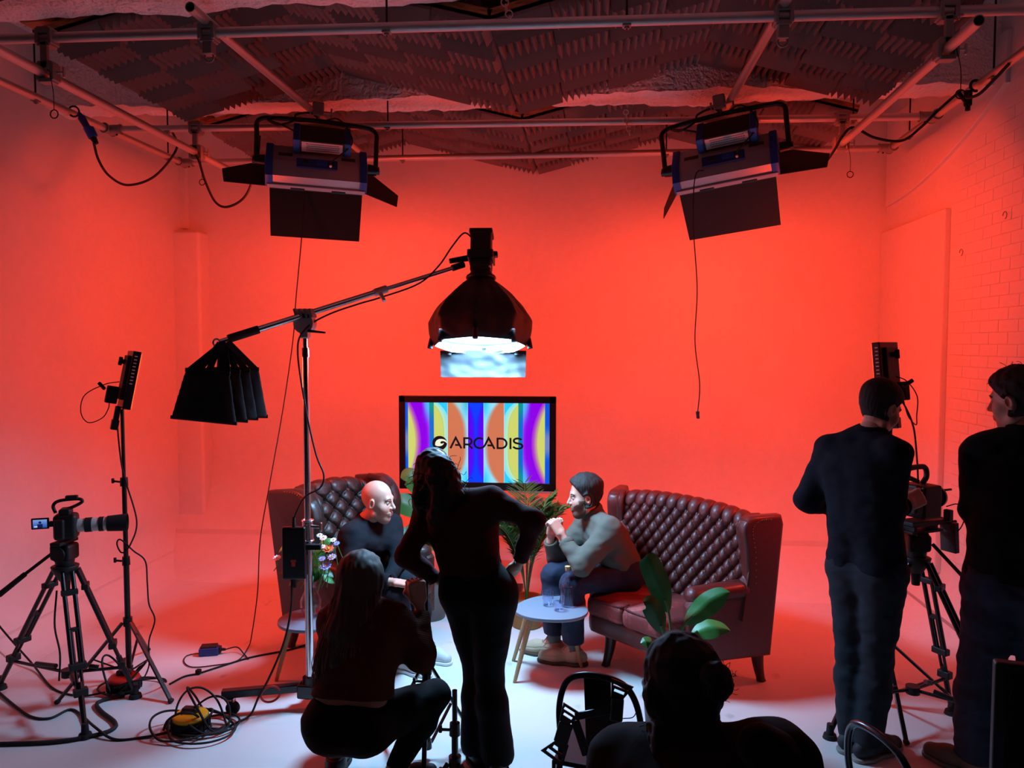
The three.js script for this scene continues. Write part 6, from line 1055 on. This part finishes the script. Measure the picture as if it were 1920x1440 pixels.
// ---------------------------------------------------------------- crouching woman with long hair
{
  const hk = std({ color: 0x3a2318, roughness: 0.75 }), S = p => [p[0] * 0.94, 2 - (2 - p[1]) * 0.94, p[2] * 0.94], j = { head: [-1.141, 0.85, -3.62], neck: [-1.137, 0.747, -3.58], chest: [-1.11, 0.6, -3.52], pelvis: [-1.14, 0.22, -3.42], sL: [-1.255, 0.65, -3.56], sR: [-0.94, 0.665, -3.56], eL: [-1.285, 0.4, -3.75], eR: [-0.83, 0.49, -3.58], wR: [-0.852, 0.68, -3.67], wL: [-1.088, 0.368, -3.85], hR: [-0.866, 0.76, -3.7], hL: [-1.025, 0.401, -3.88], hipL: [-1.225, 0.21, -3.42], hipR: [-1.055, 0.215, -3.42], kL: [-1.28, 0.24, -3.88], kR: [-0.785, 0.25, -3.68], aL: [-1.26, -0.02, -3.58], aR: [-0.94, -0.02, -3.48], tL: [-1.28, -0.09, -3.72], tR: [-0.84, -0.09, -3.56] };
  for (const k in j) j[k] = S(j[k]); j.aL[1] = 0.09; j.aR[1] = 0.09;
  const P = person({
    base: [-1.05, -3.25], label: 'crouching woman with long brown hair, rust sweater and black trousers', skin: SK.fair, face: [2.35, -0.1, 0, 0.97], hairMat: hk, j, r: { sh: 0.05, ua: 0.045, el: 0.042, chest: 0.092, waist: 0.085, hip: 0.118, th: 0.1, kn: 0.06 },
    hands: { R: { dir: [-0.15, 1, -0.1], n: [-0.6, 0.2, -0.8], curl: [1, 1.2, 1.25, 1.3, 1.3] } },
    top: { mat: CL(0x4a2417, T.knit, 0.98, 0.004), hem: 0.108, neck: 0.02, e: 0.024, fold: 0.012, cuff: 0.014 }, bottom: { mat: CL(0x08080a), fold: 0.006, rise: 0.085, e: 0.01 }, shoe: { mat: M.black, sole: M.rubber },
  });
  const H = P.J.head, C = P.J.chest, pts = [[H, 0.098], [vadd(H, [-0.005, -0.11, 0.06]), 0.075], [vadd(H, [-0.015, -0.21, 0.125]), 0.066], [vadd(H, [-0.03, -0.33, 0.155]), 0.062], [vadd(H, [-0.045, -0.45, 0.165]), 0.045]];
  const caps = [ell(vadd(H, [0, 0.02, 0]), [0.09, 0.11, 0.105])]; for (let i = 0; i < pts.length - 1; i++) { caps.push(capV(pts[i][0], pts[i][1], pts[i + 1][0], pts[i + 1][1]), capV(vadd(pts[i][0], [0.062, 0, -0.03], i / 3), pts[i][1] * 0.8, vadd(pts[i + 1][0], [0.062, 0, -0.03], (i + 1) / 3), pts[i + 1][1] * 0.75), capV(vadd(pts[i][0], [-0.078, 0, -0.03], i / 3), pts[i][1] * 0.8, vadd(pts[i + 1][0], [-0.078, 0, -0.03], (i + 1) / 3), pts[i + 1][1] * 0.75)); }
  const f0 = join(caps, 0.06), face = ell(vadd(H, [0.085, -0.02, -0.075]), [0.06, 0.09, 0.07]);
  const f = (x, y, z) => smax(f0(x, y, z) + 0.006 * N3(x * 45, y * 4, z * 30) + 0.006 * N3(x * 18, y * 6, z * 12), -face(x, y, z), 0.02);
  mesh('hair', nets(f, vadd(H, [-0.25, -0.58, -0.16]), vadd(H, [0.26, 0.16, 0.28]), 0.008), hk, P.t);
  seed = 505; const st = []; const tone = std({ color: 0x6a4530, roughness: 0.6 });
  for (let i = 0; i < 130; i++) { const a = rr(-1.7, 1.7), top = vadd(H, [Math.sin(a) * 0.07, 0.07 - 0.03 * Math.abs(a), 0.06 * Math.cos(a)]), L = rr(0.75, 1.12), p = [top]; for (let k = 1; k <= 5; k++) { const v = k / 5 * L, q = pts[Math.min(4, Math.floor(v * 4))], q2 = pts[Math.min(4, Math.floor(v * 4) + 1)], fr = v * 4 - Math.floor(v * 4), c = vmix(q[0], q2[0], fr), R = lerp(q[1], q2[1], fr) + 0.008, w = 1 + 1.1 * v; p.push([c[0] + Math.sin(a * 0.95) * R * w + rr(-0.012, 0.012), c[1] - Math.max(0, v - 1) * 0.3, c[2] + Math.cos(a * 0.85) * R + rr(-0.006, 0.006)]); } st.push(tube(p, 0.0017, 18, 4)); }
  const sm = mesh('hair_strands', st, tone, P.t); sm.userData.kind = 'stuff';
  mesh('wrist_band', xf(tor(0.036, 0.005, 0, 0, 0, [1.5, 0, 0]), vmix(P.J.eR, P.J.wR, 0.93)), M.rubber, P.t);
}
// ---------------------------------------------------------------- seated man in the near foreground
{
  const hk = hairMat(0x070505), P = person({
    base: [0.25, -1.65], label: 'man with hair bun and beard in black top sitting close to the camera', skin: SK.tan, face: [-2.55, 0.4, 0.05, 0.98], hairMat: hk, r: { chest: 0.115, waist: 0.11, sh: 0.066, ua: 0.052 },
    j: { head: [0.208, 1.19, -1.78], neck: [0.222, 1.09, -1.74], chest: [0.24, 0.95, -1.68], pelvis: [0.28, 0.56, -1.58], sL: [0.09, 0.98, -1.84], sR: [0.375, 1.12, -1.6], eL: [0.05, 0.8, -2.02], eR: [0.42, 0.82, -1.78], wL: [0.1, 0.7, -2.2], wR: [0.26, 0.82, -2.0], hL: [0.12, 0.66, -2.28], hR: [0.22, 0.82, -2.06], hipL: [0.2, 0.56, -1.66], hipR: [0.35, 0.56, -1.54], kL: [0.02, 0.53, -2.05], kR: [0.2, 0.53, -2.03], aL: [0.0, 0.09, -2.0], aR: [0.2, 0.09, -1.98], tL: [-0.06, 0.03, -2.15], tR: [0.15, 0.03, -2.12] },
    hands: { L: { dir: [0.2, 0.05, -1], n: [0, 1, 0] }, R: { dir: [-0.4, 0.0, -1], n: [-1, 0, 0] } },
    top: { mat: CL(0x0a0a0c), hem: -0.03, neck: 0.02, fold: 0.008, e: 0.024 }, bottom: { mat: CL(0x0c0d10) }, shoe: { mat: M.black, sole: M.rubber },
  });
  const hf = headField();
  hairOn(P, (x, y, z) => { const d = hf(x, y, z) - 0.013 + 0.005 * N3(x * 40, y * 40, z * 40) + strandN(x, y, z, 0.0012, 30); return smax(d, Math.max(z - 0.05 + 0.25 * Math.max(0, -y), -0.08 - y), 0.015); }, [-0.12, -0.12, -0.15], [0.12, 0.17, 0.12], 0.0065, hk);
  const bun = join([ell([0, 0.02, -0.13], [0.038, 0.042, 0.035]), ell([0.012, 0.04, -0.145], [0.03, 0.026, 0.028]), cap([0, 0.02, -0.08, 0.03, 0, 0.02, -0.12, 0.022])], 0.015);
  hairOn(P, (x, y, z) => bun(x, y, z) + 0.006 * N3(x * 60, y * 60, z * 60), [-0.08, -0.05, -0.21], [0.08, 0.1, -0.05], 0.006, hk, 'hair_bun');
  hairOn(P, (x, y, z) => { const d = hf(x, y, z) - 0.02 - 0.03 * sst(-0.06, -0.13, y) + 0.007 * N3(x * 55, y * 55, z * 55); return smax(d, Math.max(y + 0.05, -0.01 - z), 0.02); }, [-0.12, -0.2, -0.03], [0.12, -0.03, 0.17], 0.007, hk, 'beard');
  const w = [...wisps(260, [0, 0.02, -0.014], [0.082, 0.1, 0.104], 0, 0.022, 0.0006, 0.7, 33, d => d[2] < 0.4 && d[1] > -0.4), ...wisps(260, [0, -0.08, 0.05], [0.066, 0.055, 0.066], 0, 0.03, 0.0006, 0.8, 35, d => d[1] < 0.3 && d[2] > -0.2), ...wisps(60, [0, 0.025, -0.135], [0.036, 0.04, 0.034], 0, 0.02, 0.0006, 0.8, 37)];
  w.forEach(g => g.applyMatrix4(P.HM)); mesh('fuzzy_hair', w, hk, P.t).userData.kind = 'stuff';
  const hd = join([ell(vadd(P.J.sR, [-0.02, 0.06, 0.05]), [0.07, 0.05, 0.06], [0, 0, -0.4]), ell(vadd(P.J.neck, [0.05, -0.05, 0.06]), [0.12, 0.05, 0.06])], 0.05); mesh('hood', nets((x, y, z) => hd(x, y, z) + 0.006 * N3(x * 14, y * 14, z * 14), vadd(P.J.neck, [-0.16, -0.2, -0.1]), vadd(P.J.sR, [0.16, 0.2, 0.22]), 0.01), CL(0x0a0a0c), P.t);
}
// ---------------------------------------------------------------- camera operator
{
  const hk = hairMat(0x120c0a), P = person({
    base: [1.3, -3.84], label: 'camera operator in navy sweater and dark jeans looking down at the cinema camera', skin: SK.fair, face: [2.0, 0.42, 0.0, 1.02], hairMat: hk, r: { chest: 0.1, waist: 0.088, hip: 0.095, th: 0.086, kn: 0.062 },
    j: { head: [1.369, 1.69, -3.86], neck: [1.325, 1.575, -3.85], chest: [1.29, 1.41, -3.84], pelvis: [1.312, 0.93, -3.83], sL: [1.18, 1.47, -3.96], sR: [1.385, 1.485, -3.71], eL: [1.075, 1.21, -4.0], eR: [1.385, 1.235, -3.74], wL: [1.25, 1.14, -4.14], wR: [1.515, 1.2, -3.94], hR: [1.57, 1.21, -3.99], hL: [1.34, 1.15, -4.2], hipL: [1.262, 0.9, -3.9], hipR: [1.368, 0.9, -3.77], kL: [1.275, 0.48, -3.88], kR: [1.365, 0.485, -3.8], aL: [1.275, 0.09, -3.86], aR: [1.325, 0.09, -3.78], tL: [1.39, 0.03, -3.95], tR: [1.47, 0.03, -3.87] },
    hands: { R: { dir: [0.8, 0.3, -0.4], n: [-0.2, -0.4, -0.9], curl: [0.5, 0.6, 0.7, 0.75, 0.8] }, L: { dir: [0.9, 0, -0.3], n: [0, 0, -1] } },
    top: { mat: CL(0x10121c, T.knit, 0.95), hem: -0.02, neck: 0.01, collar: 0.02, fold: 0.009, e: 0.02, cuffRib: true, sleeve: 0.97 }, bottom: { mat: phy({ map: T.denim, color: 0x666c76, roughness: 0.9 }), fold: 0.009, flare: 0.02, cut: -0.03, e: 0.012 }, shoe: { mat: std({ color: 0x17181c, roughness: 0.7 }), sole: std({ color: 0x8c8480, roughness: 0.7 }), lace: M.greyBox, len: 0.21 },
  });
  const hf = headField();
  hairOn(P, (x, y, z) => { const d = hf(x, y, z) - 0.006 - 0.012 * sst(0.0, 0.09, y) + strandN(x, y, z, 0.0014, 40); return smax(smax(smax(d, z - 0.012 - 0.72 * Math.max(0, y), 0.012), -0.06 - y, 0.012), -earCut(x, y, z), 0.006); }, [-0.11, -0.1, -0.14], [0.11, 0.17, 0.12], 0.0055, hk);
}
// ---------------------------------------------------------------- tall man cut off by the right edge
{
  const hk = hairMat(0x1a100c), P = person({
    base: [1.87, -3.6], label: 'tall man in black sweater and blue jeans cut off by the right edge', skin: SK.fair, face: [-2.4, 0.16, 0, 1.03], hairMat: hk, r: { chest: 0.115, waist: 0.108, sh: 0.068, hip: 0.108, th: 0.1, kn: 0.078 },
    j: { head: [1.85, 1.75, -3.6], neck: [1.875, 1.62, -3.58], chest: [1.885, 1.45, -3.58], pelvis: [1.872, 0.965, -3.6], sL: [1.75, 1.5, -3.66], sR: [2.05, 1.51, -3.54], eL: [1.745, 1.24, -3.72], eR: [2.08, 1.26, -3.58], wL: [1.92, 1.23, -3.88], wR: [1.94, 1.2, -3.84], hL: [2.0, 1.24, -3.9], hR: [1.86, 1.2, -3.9], hipL: [1.8, 0.92, -3.63], hipR: [1.94, 0.93, -3.57], kL: [1.775, 0.52, -3.66], kR: [1.985, 0.53, -3.58], aL: [1.768, 0.1, -3.68], aR: [2.02, 0.1, -3.55], tL: [1.66, 0.03, -3.8], tR: [2.05, 0.03, -3.7] },
    hands: { L: { dir: [1, 0.1, -0.1], n: [0, 0, 1] }, R: { dir: [-1, 0.05, -0.1], n: [0, 0, 1] } },
    top: { mat: CL(0x08080a, T.knit, 0.95), hem: -0.02, neck: 0.015, collar: 0.02, fold: 0.009, e: 0.022 }, bottom: { mat: phy({ map: T.denim, color: 0x9aa3b0, roughness: 0.9 }), fold: 0.012, flare: 0.035, cut: -0.02, e: 0.016 }, shoe: { mat: std({ color: 0x6f5f4f, roughness: 0.8 }), sole: std({ color: 0x8c8480, roughness: 0.7 }), lace: M.greyBox, len: 0.22, w: 1.08 },
  });
  const hf = headField();
  hairOn(P, (x, y, z) => { const d = hf(x, y, z) - 0.012 - 0.016 * sst(0.0, 0.09, y) + 0.006 * N3(x * 34, y * 34, z * 34) + strandN(x, y, z, 0.0014, 30); return smax(smax(smax(d, z - 0.012 - 0.8 * Math.max(0, y), 0.012), -0.068 - y, 0.012), -earCut(x, y, z), 0.006); }, [-0.12, -0.1, -0.15], [0.12, 0.18, 0.14], 0.0055, hk);
  const w = wisps(70, [0, 0.05, -0.01], [0.085, 0.1, 0.1], 0, 0.04, 0.0012, 0.5, 71, d => d[1] > -0.1 && d[2] < 0.7); w.forEach(g => g.applyMatrix4(P.HM)); mesh('tousled_hair', w, hk, P.t).userData.kind = 'stuff';
}

renderer.render(scene, camera);
